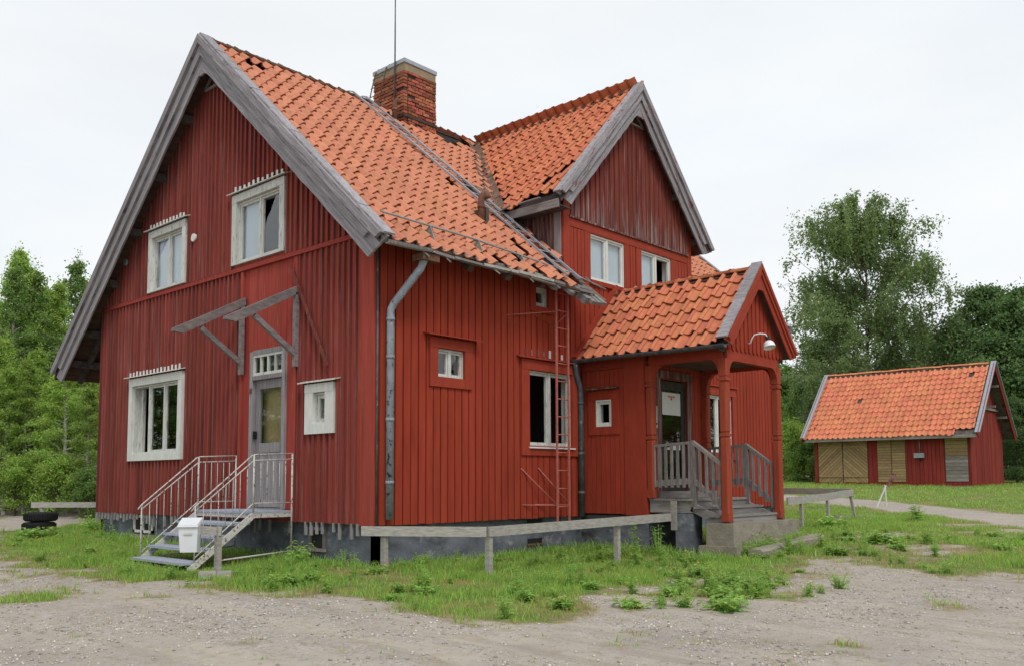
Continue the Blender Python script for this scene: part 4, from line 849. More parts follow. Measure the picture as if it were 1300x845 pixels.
for a, b in (((DY-.36, 8.33), (DY+.36, 8.33)), ((DY-.36, 8.33), (DY, 8.7)), ((DY+.36, 8.33), (DY, 8.7))): mb.beam((.10, a[0], a[1]), (.10, b[0], b[1]), .03, .05, (1, 0, 0))
part('vent_frame', mb, 'grey_wood_y', dw)
mb = MB()
for a, b in (((RX-.42, 8.43), (RX+.42, 8.43)), ((RX+.42, 8.43), (RX, 8.82)), ((RX-.42, 8.43), (RX, 8.82)), ((RX, 8.43), (RX, 8.82))): mb.beam((a[0], -.10, a[1]), (b[0], -.10, b[1]), .03, .045, (0, 1, 0))
part('vent_frame', mb, 'grey_wood_x', gw)

# ------------------------------------------------------------------ porch
vP = PG(4.75); V_W = (.36, .72, 2.19, 2.67); VX = 1.40; DR = (5.16, 6.08, .98, 3.02)
vw = wall_shell('vestibule_wall', vP, .03, VX, .66, lambda u: 3.44, [V_W], mt='red_trim', t=.04)
boards(vw, vP, .05, .97, .66, lambda u: 3.20, [V_W], .105, .0, .016, 'red_side', gap=.009)
mb = MB(); pbox(mb, vP, .98, VX-.002, .0, .03, .645, 3.44); part('corner_board', mb, 'red_trim', vw)
mb = MB(); pbox(mb, vP, .03, .975, .0, .028, 3.21, 3.44); part('frieze_board', mb, 'red_trim', vw)
window(vP, V_W, .16, .17, .14, 'red_side', 'white_paint', 1, ('red_worn', .0, .14), (None,), label='tiny open white framed window in the vestibule wall', fb=.045, cn=.035)
dP = PS(VX)
fwl = wall_shell('porch_front_wall', dP, 4.79, 6.71, .66, lambda u: 3.44, [DR], mt='red_side', t=.04)
boards(fwl, dP, 4.80, 6.70, .95, lambda u: 3.3, [(DR[0]-.14, DR[1]+.14, .9, 3.16)], .12, .0, .02, 'red_side', gap=.008)
mb = MB(); mb.box(.03, VX, 6.67, 6.71, .66, 3.44); part('vestibule_far_wall', mb, 'red_side', house)
mb = MB(); pbox(mb, dP, DR[0]-.15, DR[0]+.02, -.08, .045, .95, 3.03); pbox(mb, dP, DR[1]-.02, DR[1]+.15, -.08, .045, .95, 3.03); pbox(mb, dP, DR[0]-.15, DR[1]+.15, -.08, .05, 3.031, 3.17)
fd = part('porch_door', mb, 'red_worn', house); fd['label'] = 'dark glazed front door with a white notice inside the porch'
mb = MB(); a, b = DR[0]+.025, DR[1]-.025
pbox(mb, dP, a, a+.12, -.06, -.015, .99, 3.0); pbox(mb, dP, b-.12, b, -.06, -.015, .99, 3.0); pbox(mb, dP, a+.12, b-.12, -.06, -.016, 2.84, 3.0); pbox(mb, dP, a+.12, b-.12, -.06, -.016, .99, 1.30); part('door_leaf', mb, 'door_dark', fd)
mb = MB(); pbox(mb, dP, a+.12, b-.12, -.04, -.035, 1.30, 2.84); part('pane', mb, 'glass', fd)
mb = MB(); pbox(mb, dP, a+.13, b-.13, -.032, -.027, 2.40, 2.80); nb = part('notice', mb, 'paper', fd)
mb = MB()
for k in range(7): c = a+.33+k*.034; pbox(mb, dP, c, c+.024, -.0268, -.0255, 2.715-.004*(k % 2), 2.745)
pbox(mb, dP, a+.41, a+.47, -.0268, -.0255, 2.67, 2.705); part('notice_heading', mb, 'print_red', fd)
mb = MB(); pbox(mb, dP, a+.22, b-.17, -.032, -.02, 1.78, 1.87); part('door_sign', mb, 'paper', fd)
mb = MB(); mb.tube([dP(a+.20, .0, 1.83), dP(a+.20, .045, 1.83), dP(a+.33, .05, 1.84)], .012, 8); part('door_handle', mb, 'black', fd)
mb = MB(); pbox(mb, dP, a+.25, a+.42, -.28, -.27, 1.95, 2.40); part('inner_pale_panel', mb, 'pale_panel', fd)  # plain pale panel behind the door glass
mb = MB(); pbox(mb, dP, 4.83, 5.0, .02, .09, 2.14, 2.52); lbx = part('letterbox', mb, 'letterbox', house); mb = MB(); pbox(mb, dP, 4.85, 4.98, .091, .095, 2.2, 2.23); part('letter_slot', mb, 'black', lbx)
mb = MB(); mb.box(VX+.02, 2.92, 4.80, 6.66, 3.26, 3.29); part('porch_ceiling', mb, 'soffit_wood', house)

def post(x, y, z0, z1, s=.07, ch=.022, name='porch_post'):
    mb = MB()
    def ring(h, c, z): return [(x-h+c, y-h, z), (x+h-c, y-h, z), (x+h, y-h+c, z), (x+h, y+h-c, z), (x+h-c, y+h, z), (x-h+c, y+h, z), (x-h, y+h-c, z), (x-h, y-h+c, z)]
    lev = [(z0, s, .004), (z0+.12, s, .004), (z0+.16, s, ch), (1.90, s, ch), (1.91, s-.012, .01), (1.935, s-.012, .01), (1.94, s, .006), (1.985, s, .006), (1.99, s-.012, .01), (2.015, s-.012, .01), (2.02, s, ch),
           (2.80, s, ch), (2.81, s-.012, .01), (2.835, s-.012, .01), (2.84, s+.008, .006), (2.885, s+.008, .006), (2.89, s-.008, .01), (2.91, s-.008, .01), (2.92, s, .006), (z1, s, .004)]
    for z, h, c in lev: mb.v += ring(h, c, z)
    for i in range(len(lev)-1):
        for j in range(8): mb.f.append((i*8+j, i*8+(j+1) % 8, (i+1)*8+(j+1) % 8, (i+1)*8+j)); mb.sm.append(False)
    mb.f += [tuple(reversed(range(8))), tuple((len(lev)-1)*8+j for j in range(8))]; mb.sm += [False, False]
    return part(name, mb, 'red_post', house)
PXF = 2.88
p_ = post(PXF, 4.82, .58, 3.20); p_['label'] = 'chamfered red porch post at the left front corner'
p_ = post(PXF, 6.64, .58, 3.20); p_['label'] = 'chamfered red porch post at the right front corner'
p_ = post(VX+.075, 4.82, .94, 3.20); p_['label'] = 'red half post against the vestibule'; post(VX+.075, 6.64, .94, 3.20)
for y in (4.82, 6.64): mb = MB(); mb.box(PXF-.03, PXF+.085, y-.045, y+.045, .557, .60); part('post_shoe', mb, 'rust', house)
# frieze beams with curved brackets
def arch_beam(P, u0, u1, z0, z1, n0, n1, mt, r_=.26, ub0=None, ub1=None):
    outer, inner = [], []; ub0 = u0 if ub0 is None else ub0; ub1 = u1 if ub1 is None else ub1
    for i in range(41):
        u = u0+(u1-u0)*i/40; d = min(u-ub0, ub1-u); z = z0
        if d < r_: d = max(d, 0); z = z0-(r_-math.sqrt(max(0, r_*r_-(r_-d)**2)))*1.25
        outer.append((u, z1)); inner.append((u, z))
    mb = MB(); mb.strip(outer, inner, P, n0, n1); return part('porch_beam', mb, mt, house)
arch_beam(PG(4.82), VX+.075, PXF, 3.20, 3.46, -.055, .055, 'red_trim', .19, VX+.145, PXF-.07)
arch_beam(PG(6.64), VX+.075, PXF, 3.20, 3.46, -.055, .055, 'red_trim', .19, VX+.145, PXF-.07)
arch_beam(PS(PXF), 4.82, 6.64, 3.18, 3.42, -.05, .06, 'red_trim', .19, 4.89, 6.57)
# porch gable
gx = PS(PXF+.06)
mb = MB(); mb.prism([(4.60, 3.30), (6.86, 3.30), (6.86, 3.44), (PY, 4.72), (4.60, 3.44)], gx, -.04, -.02); pg = part('porch_gable', mb, 'door_dark', house)
k = 15
for i in range(k):
    c = 4.66+(6.80-4.66)*(i+.5)/k; w = .054; zt = lambda u: PZ-PSL*abs(u-PY)-.10
    if zt(c) < 3.5: continue
    mb = MB(); mb.prism([(c-w, 3.42), (c-w*.8, 3.375), (c-w*.4, 3.345), (c+w*.4, 3.345), (c+w*.8, 3.375), (c+w, 3.42), (c+w, zt(c+w)), (c-w, zt(c-w))], gx, .0, .022); part('gable_board', mb, 'red_side', pg)
mb = MB(); 
for s_ in (-1, 1): mb.beam((PXF, PY+s_*.02, PZ-.18), (PXF, PY+s_*1.12, PZ-.18-PSL*1.12), .10, .08, (1, 0, 0))
part('porch_rafter', mb, 'red_side', house)
# gutter, flashing board at the wall
mb = MB(); K = 7; ps = [(.02, 3.345), (3.13, 3.325)]
for i in range(2):
    x, z = ps[i]
    for j in range(K+1): a = math.pi+math.pi*j/K; mb.v.append((x, 4.435+.062*math.cos(a), z+.062*math.sin(a)+.05))
    for j in range(K+1): a = 2*math.pi-math.pi*j/K; mb.v.append((x, 4.435+.055*math.cos(a), z+.055*math.sin(a)+.05))
m_ = 2*(K+1); mb.f += [(j, (j+1) % m_, m_+(j+1) % m_, m_+j) for j in range(m_)]+[tuple(range(m_)), tuple(reversed(range(m_, 2*m_)))]; mb.sm += [False]*(m_+2)
part('gutter', mb, 'zinc_dark', proof)
mb = MB(); mb.beam((.06, PY-1.28, PZ-PSL*1.28+.07), (.06, PY+.03, PZ+.14), .05, .17, (1, 0, 0)); part('flashing_board', mb, 'red_side', proof)
mb = MB(); mb.box(.045, .10, 5.0, 6.4, PZ+.07, PZ+.15); part('wall_trim', mb, 'red_side', proof)

# deck, steps, block
mb = MB(); mb.box(VX+.03, 2.26, 4.81, 4.84, .70, .895); mb.box(VX+.03, 2.26, 6.62, 6.65, .70, .895); mb.box(2.24, 2.27, 4.85, 6.61, .70, .895); dk = part('porch_deck', mb, 'grey_wood_x', house)
for i in range(7): x = VX+.03+i*.124; mb = MB(); mb.box(x, x+.117, 4.775+random.uniform(-.012, .012), 6.69+random.uniform(-.01, .01), .898, .932+random.uniform(-.003, .003)); part('deck_plank', mb, 'grey_wood_y', dk)
mb = MB(); mb.box(VX+.05, VX+.36, 4.92, 6.5, .936, 1.05); part('door_step', mb, 'grey_wood_y', dk)
for (xa, z, n_) in ((2.29, .805, 3), (2.575, .675, 3)):
    for i in range(n_): x = xa+i*.105; mb = MB(); mb.box(x, x+.099, 4.80+random.uniform(-.03, .03), 6.62+random.uniform(-.02, .02), z-.032, z+random.uniform(-.003, .003)); part('step_plank', mb, 'grey_wood_y', dk)
    mb = MB(); mb.box(xa+.27, xa+.29, 4.85, 6.60, z-.13, z-.033); part('riser', mb, 'grey_wood_y', dk)
for y in (4.83, 6.63): mb = MB(); mb.beam((2.24, y, .80), (2.86, y, .545), .04, .15); part('stringer', mb, 'grey_wood_x', dk)
for y in (4.80, 6.35): mb = MB(); mb.box(1.93, 2.26, y, y+.3, -.4, .69); part('porch_pillar', mb, 'concrete', house)
mb = MB(); mb.hexa([(2.60, 4.60, -.3), (3.13, 4.62, -.3), (3.12, 6.98, -.3), (2.60, 6.98, -.3), (2.62, 4.62, .553), (3.08, 4.63, .553), (3.08, 6.96, .553), (2.62, 6.96, .553)]); blk = part('step_block', mb, 'concrete_light', house)
mb = MB(); mb.box(2.5, 3.17, 4.56, 5.6, -.3, .20); mb.box(2.55, 3.18, 5.6, 7.05, -.3, .26); part('block_footing', mb, 'concrete_light', blk)
def railing(y, lab):
    mb = MB(); mb.beam((VX+.06, y, 1.815), (2.31, y, 1.865), .075, .045); rl = part('porch_railing', mb, 'rail_wood', house); rl['label'] = lab
    mb = MB(); mb.beam((2.27, y, 1.875), (2.86, y, 1.45), .085, .05); part('sloping_handrail', mb, 'rail_wood', rl)
    mb = MB(); mb.beam((VX+.06, y, 1.18), (2.27, y, 1.23), .05, .10); part('bottom_rail', mb, 'rail_wood', rl); mb = MB(); mb.beam((2.31, y, 1.22), (2.86, y, .78), .05, .075); part('bottom_rail', mb, 'rail_wood', rl)
    mb = MB(); mb.box(2.25, 2.33, y-.04, y+.04, .80, 1.86); part('newel_post', mb, 'rail_wood', rl)
    for i in range(7): x = VX+.14+i*.115; mb = MB(); mb.box(x-.024, x+.024, y-.04, y-.015, 1.12, 1.80+.05*(x-VX)); part('baluster', mb, 'rail_wood', rl)
    for i in range(4): x = 2.42+i*.12; mb = MB(); mb.box(x-.024, x+.024, y-.04, y-.015, 1.13-.79*(x-2.31), 1.83-.72*(x-2.31)); part('baluster', mb, 'rail_wood', rl)
railing(4.82, 'left grey wooden porch railing with worn balusters'); railing(6.64, 'right grey wooden porch railing beside the steps')

# ---- downpipes
def downpipe(pts, r_, mt, lab, collars):
    mb = MB(); mb.tube(pts, r_, 12); d = part('downpipe', mb, mt, house); d['label'] = lab
    for z in collars: x, y = pts[-1][0], pts[-1][1]; mb = MB(); mb.tube([(x, y, z), (x, y, z+.05)], r_*1.12, 12); part('pipe_collar', mb, mt, d)
downpipe([(.57, .40, 4.50), (.565, .39, 4.40), (.53, .37, 4.30), (.17, .17, 3.80), (.135, .15, 3.72), (.13, .145, 3.64), (.13, .145, .70)], .057, 'zinc', 'dented grey downpipe near the house corner', (3.55, 3.0, 2.1, 1.2))
downpipe([(.14, 4.44, 3.37), (.13, 4.45, 3.25), (.12, 4.50, 3.10), (.12, 4.58, 2.95), (.12, 4.60, 2.85), (.12, 4.60, .60)], .055, 'zinc_dark', 'dark patched downpipe beside the porch', (2.6, 1.7, 1.0))
mb = MB(); mb.box(.42, .66, .30, .62, 4.40, 4.50); part('gutter_outlet', mb, 'rust', roof)

# ------------------------------------------------------------------ ladders
lad = thing('wall_ladder', (.30, 3.86, .5), 'narrow red steel ladder fixed up the wall beside the porch', 'ladder')
for y in (3.70, 4.02): mb = MB(); mb.beam((.30, y, .48), (.30, y+.01, 4.80), .02, .042, (0, 1, 0)); part('ladder_rail', mb, 'red_metal', lad)
for k in range(14): z = 4.485-k*.307; mb = MB(); mb.tube([(.30, 3.70, z), (.30, 4.02, z-.004)], .011, 6); part('rung', mb, 'red_metal', lad)
for a, b in (((.04, 2.71, 3.99), (.29, 3.70, 4.15)), ((.04, 3.88, 3.9), (.29, 4.02, 4.15)), ((.05, 3.05, 1.45), (.29, 3.70, .83)), ((.05, 3.49, 1.46), (.29, 4.01, .86)), ((.05, 3.08, .84), (.29, 3.70, .82)), ((.05, 3.4, .84), (.29, 4.02, .82))):
    mb = MB(); mb.tube([a, b], .011, 6); part('stay', mb, 'red_metal', lad)
rlad = thing('roof_ladder', (-1.9, 3.4, 6.8), 'long galvanised ladder lying on the tiles from ridge to eaves', 'ladder')
nv = Vector(NR).normalized()*.10
def rl_pt(t, s_): x = -4.50+t*5.08; y = 2.93+t*.68+s_*.35; return Vector((x, y, zroof(x)))+nv
for s_ in (0, 1): mb = MB(); mb.beam(rl_pt(0, s_), rl_pt(1, s_), .05, .03, NR); part('ladder_rail', mb, 'galv', rlad)
for k in range(21): t = (k+.5)/21; mb = MB(); mb.tube([rl_pt(t, 0), rl_pt(t, 1)], .011, 6); part('rung', mb, 'galv', rlad)
for s_ in (0, 1): mb = MB(); a = rl_pt(0, s_); mb.tube([a, a+Vector((-.14, 0, .06)), a+Vector((-.26, 0, -.10))], .015, 6); part('ridge_hook', mb, 'galv', rlad)

# ------------------------------------------------------------------ steel stair at the gable door
st = thing('steel_stair', (-2.8, -.9, 0), 'white painted steel stair with grating treads and rusty railings at the gable door', 'stair')
XA, XB = -3.62, -1.96
mb = MB(); mb.box(XA, XB, -.80, -.062, .765, .795); part('landing', mb, 'tread', st)
mb = MB(); mb.box(XA, XA+.03, -.78, -.062, .70, .763); mb.box(XB-.03, XB, -.78, -.062, .70, .763); mb.box(XA+.03, XB-.03, -.78, -.75, .70, .763); part('landing_frame', mb, 'stair_white', st)
for i, (y, z) in enumerate(((-.95, .63), (-1.18, .45), (-1.42, .27), (-1.70, .10))):
    mb = MB(); mb.hexa([(XA+.03, y-.18, z-.035), (XB-.03, y-.18, z-.035), (XB-.03, y+.16, z-.03), (XA+.03, y+.16, z-.03), (XA+.03, y-.18, z), (XB-.03, y-.18, z), (XB-.03, y+.16, z+.004), (XA+.03, y+.16, z+.004)]); part('tread', mb, 'tread', st)
for x in (XA, XB):
    mb = MB(); mb.beam((x, -.76, .74), (x, -1.78, -.02), .03, .09); part('stringer', mb, 'stair_white', st)
    for dz in (1.655, 1.565):
        dd = 0 if dz > 1.6 else .0; mb = MB(); mb.tube([(x, -.07, dz+.03), (x, -.74, dz), (x, -.80, dz-.02), (x, -1.70, dz-.76), (x, -1.76, dz-.83)] if dz > 1.6 else [(x, -.07, dz+.03), (x, -.76, dz), (x, -1.70, dz-.74)], .0105, 8); part('handrail', mb, 'stair_white', st)
    mb = MB(); mb.tube([(x, -.07, .92), (x, -.76, .92), (x, -1.70, .16)], .010, 6); part('bottom_rail', mb, 'stair_white', st)
    for y, z0, z1 in ((-.08, .15, 1.68), (-.76, .80, 1.655), (-1.70, .02, .90)): mb = MB(); mb.tube([(x, y, z0), (x, y, z1)], .015 if y > -1 else .011, 8); part('rail_post', mb, 'stair_white', st)
    for i in range(5): y = -.20-i*.11; mb = MB(); mb.tube([(x, y, .92), (x, y, 1.57)], .0055, 6); part('baluster', mb, 'stair_white', st)
    for i in range(7): y = -.87-i*.117; s_ = (-.76-y)/.94; mb = MB(); mb.tube([(x, y, .92-.76*s_), (x, y, 1.565-.74*s_)], .0055, 6); part('baluster', mb, 'stair_white', st)
    mb = MB(); mb.tube([(x, -.08, .17), (x, -1.35, .10)], .013, 8); part('base_bar', mb, 'stair_white', st)
# ------------------------------------------------------------------ mailbox on its post
mp_ = thing('mailbox_post', (-.70, -2.05, 0), 'short grey wooden post with side arm and foot boards before the steel stair', 'post')
mb = MB(); mb.box(-.735, -.665, -2.085, -2.015, -.15, .665); part('post', mb, 'fence_wood', mp_)
mb = MB(); mb.beam((-.65, -2.03, .60), (-.97, -2.32, .63), .035, .11); part('arm', mb, 'fence_wood', mp_)
mb = MB(); mb.beam((-.86, -2.22, .04), (-.55, -1.93, .04), .05, .11); part('foot_board', mb, 'fence_wood', mp_)
mbx = thing('mailbox', (-.93, -2.33, .33), 'white plastic mailbox with sloping lid hung on the grey post arm', 'mailbox')
A = R(42+6); ca, sa = math.cos(A), math.sin(A)
def mbp(u, n_, z): u *= .88; n_ *= .9; z = .345+(z-.34)*.93; return (-.93+u*ca+n_*sa, -2.30+u*sa-n_*ca, z)
mb = MB(); mb.hexa([mbp(-.122, -.02, .34), mbp(.122, -.02, .34), mbp(.118, .17, .34), mbp(-.118, .17, .34), mbp(-.140, -.02, .78), mbp(.140, -.02, .78), mbp(.140, .21, .70), mbp(-.140, .21, .70)]); part('box_body', mb, 'plastic', mbx)
mb = MB(); mb.hexa([mbp(-.152, -.03, .775), mbp(.152, -.03, .775), mbp(.152, .235, .69), mbp(-.152, .235, .69), mbp(-.147, -.03, .81), mbp(.147, -.03, .81), mbp(.14, .23, .725), mbp(-.14, .23, .725)]); part('lid', mb, 'plastic', mbx)
mb = MB(); mb.hexa([mbp(-.06, .205, .585), mbp(.06, .205, .585), mbp(.06, .214, .585), mbp(-.06, .214, .585), mbp(-.06, .21, .61), mbp(.06, .21, .61), mbp(.06, .219, .61), mbp(-.06, .219, .61)]); part('name_plate', mb, 'paper', mbx)

# ------------------------------------------------------------------ low rail fences
fn = thing('rail_fence', (1.8, .43, 0), 'low fence of weathered planks on short posts before the house corner', 'fence')
mb = MB(); mb.beam((.33, -.51, .575), (1.80, .40, .575), .04, .13); part('rail', mb, 'fence_wood', fn)
mb = MB(); mb.beam((1.81, .43, .575), (1.95, 4.62, .635), .04, .13); part('rail', mb, 'fence_wood', fn)
for x, y, z in ((.57, -.31, .53), (1.775, .47, .53), (1.83, 3.28, .66)): mb = MB(); mb.box(x-.04, x+.04, y-.035, y+.035, gz(x, y)-.15, z); part('post', mb, 'fence_wood', fn)
mb = MB(); mb.box(1.93, 2.03, 4.66, 4.70, .42, .90); part('end_board', mb, 'fence_wood', fn)
f2 = thing('rail_fence', (1.47, 13.4, .28), 'low plank enclosure on thin posts right of the porch', 'fence')
for a, b in (((2.15, 8.5, .82), (1.80, 11.2, .86)), ((1.795, 11.22, .865), (1.47, 13.4, .92)), ((1.45, 13.42, .94), (-6.0, 14.4, .98))): mb = MB(); mb.beam(a, b, .04, .15); part('rail', mb, 'fence_wood', f2)
for x, y, z, dx in ((2.02, 9.4, .80, 0), (1.80, 11.2, .85, .0), (1.44, 13.36, .90, .12), (-2.0, 13.95, .9, 0)): mb = MB(); mb.beam((x+dx, y, gz(x, y)-.1), (x, y, z), .06, .06, (0, 1, 0)); part('post', mb, 'fence_wood', f2)
mb = MB(); mb.beam((1.15, 13.1, gz(1.3, 13.2)+.05), (1.85, 13.7, gz(1.7, 13.5)+.05), .05, .12); part('foot_board', mb, 'fence_wood', f2)
f3 = thing('rail_fence', (-10.6, 0, .2), 'single pale plank on posts at the left of the house', 'fence')
mb = MB(); mb.beam((-11.35, -.55, .745), (-9.85, .75, .745), .04, .12); part('rail', mb, 'fence_wood', f3)
for x, y in ((-11.2, -.38), (-10.0, .68)): mb = MB(); mb.box(x-.035, x+.035, y-.035, y+.035, gz(x, y)-.1, .72); part('post', mb, 'fence_wood', f3)
# tyres
def tyre(z, lab, ph):
    root = thing('tyre', (-10.05, -.85, z), lab, 'tyre', 'stacked old tyres'); mb = MB()
    prof = [(.20, .03), (.19, .10), (.20, .17), (.25, .195), (.29, .19), (.315, .165), (.32, .10), (.315, .035), (.29, .01), (.25, .005), (.20, .03)]
    mb.lathe(prof, (-10.05+ph, -.85+ph, z), 32); part('casing', mb, 'rubber', root)
    mb = MB()
    for k in range(40): a = 2*math.pi*k/40; c, s_ = math.cos(a), math.sin(a); x, y = -10.05+ph+.322*c, -.85+ph+.322*s_; mb.beam((x, y, z+.04), (x+.004*c-.015*s_, y+.004*s_+.015*c, z+.16), .024, .012, (c, s_, 0))
    part('tread_blocks', mb, 'rubber', root)
zt0 = gz(-10.05, -.85); tyre(zt0+.0, 'lower black tyre of the stack beside the pale plank', 0); tyre(zt0+.205, 'upper black tyre of the stack beside the pale plank', .02)
# wall lamp
lp = thing('wall_lamp', (3.02, 5.5, 3.6), 'white enamel gooseneck lamp on the porch gable', 'lamp')
LX, LYY, LZ = 3.27, 5.62, 3.50
mb = MB(); mb.tube([(2.98, 5.46, 3.50), (3.03, 5.46, 3.50), (3.06, 5.455, 3.57), (3.10, 5.46, 3.63), (3.17, 5.52, 3.65), (3.24, 5.58, 3.64), (LX-.01, LYY-.01, 3.59)], .011, 8); part('gooseneck', mb, 'lamp_white', lp)
mb = MB(); mb.lathe([(0, .10), (.035, .105), (.04, .03), (.045, .02)], (0, 0, 0), 16); o = part('socket', mb, 'black', lp); o.matrix_basis = Matrix.Translation((LX, LYY, LZ+.015)) @ Matrix.Rotation(R(-16), 4, 'Y') @ Matrix.Rotation(R(-8), 4, 'X')
mb = MB(); mb.lathe([(.03, .05), (.07, .035), (.105, 0), (.125, -.05), (.133, -.11), (.137, -.12), (.128, -.118), (.118, -.05), (.10, -.006), (.06, .025), (.0, .035)], (0, 0, 0), 24); o = part('lamp_shade', mb, 'lamp_white', lp); o.matrix_basis = Matrix.Translation((LX, LYY, LZ)) @ Matrix.Scale(.74, 4) @ Matrix.Rotation(R(-16), 4, 'Y') @ Matrix.Rotation(R(-8), 4, 'X')
# stone kerb lying in the grass
mb = MB(); k0, k1 = Vector((3.38, 4.75, 0)), Vector((3.42, 6.95, 0)); n_ = 10; rows = []
for i in range(n_+1):
    p = k0.lerp(k1, i/n_); z = .17+.13*i/n_; w = .12+random.uniform(-.015, .015); rows += [(p.x-w, p.y, -.1), (p.x+w, p.y, -.1), (p.x+w+.01, p.y, z-.03+random.uniform(-.012, .012)), (p.x+w-.03, p.y, z+random.uniform(-.01, .01)), (p.x-w+.02, p.y, z+random.uniform(-.01, .01)), (p.x-w, p.y, z-.04)]
fs = [(i*6+j, i*6+(j+1) % 6, (i+1)*6+(j+1) % 6, (i+1)*6+j) for i in range(n_) for j in range(6)]+[tuple(range(6)), tuple(reversed(range(n_*6, n_*6+6)))]
mb.add(rows, fs); ks = part('kerb_stone', mb, 'concrete_light'); tag(ks, 'long rough concrete kerb lying in the weeds before the porch steps', 'kerb')

# ------------------------------------------------------------------ shed
sh = thing('shed', (-4.1, 33.8, .95), 'low red storage shed with orange tiled roof and tan plank doors', 'shed')
SX0, SX1, SY0, SY1, SB = -7.40, -.88, 31.5, 36.25, .82; SRY, SRZ = 33.9, 6.12; SSL = (SRZ-3.08)/(SRY-31.1)
def zsh(y): return SRZ-SSL*abs(y-SRY)
qP = PG(SY0); HO = [(-7.24, -5.0, 1.08, 2.93), (-4.60, -3.40, 1.08, 2.95), (-1.84, -.94, 1.10, 2.96)]
mb = MB()
def shboards(P, u0, u1, zb, zt, holes, w=.16):
    k = int((u1-u0)/w); w = (u1-u0)/k
    for i in range(k):
        a, b = u0+i*w, u0+(i+1)*w-.012
        for ua, ub, za, zc in cut_columns(a, b, zb, 99, holes):
            ta = zt(ua) if zc > 90 else zc; tb = zt(ub) if zc > 90 else zc; d = .02+random.uniform(0, .014)
            if min(ta, tb) > za+.03: mb.hexa([P(ua, -.03, za), P(ub, -.03, za), P(ub, d, za), P(ua, d, za), P(ua, -.03, ta), P(ub, -.03, tb), P(ub, d, tb), P(ua, d, ta)])
shboards(qP, SX0, SX1, SB+.1, lambda u: 3.28, HO); wl_ = part('front_wall', mb, 'shed_red', sh)
mb = MB(); shboards(PS(SX1), SY0, SY1, SB+.12, lambda u: zsh(u)-.12, []); part('gable_wall', mb, 'shed_red', sh)
mb = MB(); mb.box(SX0, SX0+.05, SY0, SY1, SB, 3.6); mb.box(SX0, SX1, SY1-.05, SY1, SB, 3.3); part('rear_wall', mb, 'shed_red', sh)
mb = MB(); mb.box(SX0-.02, SX1+.03, SY0-.04, SY1, .5, SB+.14); part('foundation', mb, 'concrete', sh)
def shdoor(u0, u1, z0, z1, kind, lab):
    mb = MB(); pbox(mb, qP, u0, u1, -.02, .0, z0, z1); d = part('shed_door', mb, 'dark_wood', sh); d['label'] = lab; mb = MB()
    if kind in ('dl', 'dr'):
        n_ = 13; W, H = u1-u0, z1-z0
        for i in range(n_+4):
            c = z0-W*.9+(H+W*.9)*(i+.5)/(n_+4); hw = (H+W*.9)/(n_+4)/2-.011
            pts = []
            for (ua, s_) in ((0, -1), (W, -1), (W, 1), (0, 1)):
                zz = c+s_*hw+(ua if kind == 'dl' else W-ua)*.9; pts.append((u0+ua, zz))
            def clip(poly, zlim, keepabove):
                out = []
                for a, b in zip(poly, poly[1:]+poly[:1]):
                    ia = a[1] >= zlim if keepabove else a[1] <= zlim; ib = b[1] >= zlim if keepabove else b[1] <= zlim
                    if ia: out.append(a)
                    if ia != ib: t = (zlim-a[1])/(b[1]-a[1]); out.append((a[0]+(b[0]-a[0])*t, zlim))
                return out
            q = clip(clip(pts, z0, True), z1, False) if pts else []
            if len(q) >= 3: mb.prism(q, qP, .0, .022+random.uniform(0, .006))
        part('door_planks', mb, 'shed_tan', d); mb = MB()
        pbox(mb, qP, u0+.02, u1-.02, .03, .055, z1-.28, z1-.22); pbox(mb, qP, u0+.02, u1-.02, .03, .055, z0+.24, z0+.30); pbox(mb, qP, u0+.12, u0+.5, .03, .05, z0+.03, z0+.07); part('door_ledge', mb, 'shed_tan', d)
    else:
        n_ = 16 if kind == 'h' else 12
        for i in range(n_): a = z0+(z1-z0)*i/n_; pbox(mb, qP, u0, u1, .0, .02+random.uniform(0, .012), a+.008, a+(z1-z0)/n_-.004)
        if kind == 'h2':
            mg = MB(); mt_ = MB()
            for i in range(n_): a = z0+(z1-z0)*i/n_; pbox(mg if i < 7 else mt_, qP, u0, u1, .0, .022+random.uniform(0, .012), a+.008, a+(z1-z0)/n_-.004)
            part('door_planks', mg, 'shed_grey', d); part('door_planks', mt_, 'shed_tan', d)
        else: part('door_planks', mb, 'shed_tan', d)
shdoor(-7.22, -6.13, 1.09, 2.92, 'dl', 'left leaf of the diagonal plank double door'); shdoor(-6.09, -5.02, 1.09, 2.92, 'dr', 'right leaf of the diagonal plank double door')
shdoor(-4.58, -4.01, 1.10, 2.94, 'h', 'left leaf of the horizontal plank double door'); shdoor(-3.98, -3.42, 1.10, 2.94, 'h', 'right leaf of the horizontal plank double door'); shdoor(-1.82, -.96, 1.12, 2.95, 'h2', 'single plank door weathered grey below')
mb = MB(); pbox(mb, qP, -3.03, -2.62, .03, .16, 2.12, 2.32); eb = part('meter_box', mb, 'galv', sh); mb = MB(); mb.tube([qP(-2.82, .05, 2.32), qP(-2.82, .05, 3.1)], .015, 6); part('conduit', mb, 'galv', eb); mb = MB(); mb.tube([qP(-2.79, .05, 1.98), qP(-2.79, .05, 2.12)], .018, 6); part('socket', mb, 'black', eb)
mb = MB(); mb.box(SX1+.02, SX1+.06, 32.55, 32.9, 3.55, 3.95); sww = part('gable_window', mb, 'white_worn', sh); mb = MB(); mb.box(SX1+.055, SX1+.065, 32.6, 32.85, 3.6, 3.9); part('pane', mb, 'pale_panel', sww)
SXa, SXb = -7.74, -.46; ymid = SRY
mbf = MB()
for s_ in (-1, 1): ye = SRY+s_*2.82; slab(mbf, [(SXa, SRY, SRZ), (SXa, ye, zsh(ye)), (SXb, ye, zsh(ye)), (SXb, SRY, SRZ)], (0, s_*SSL, 1), -.11, -.045)
sroof = part('roof', mbf, 'dark_wood', sh)
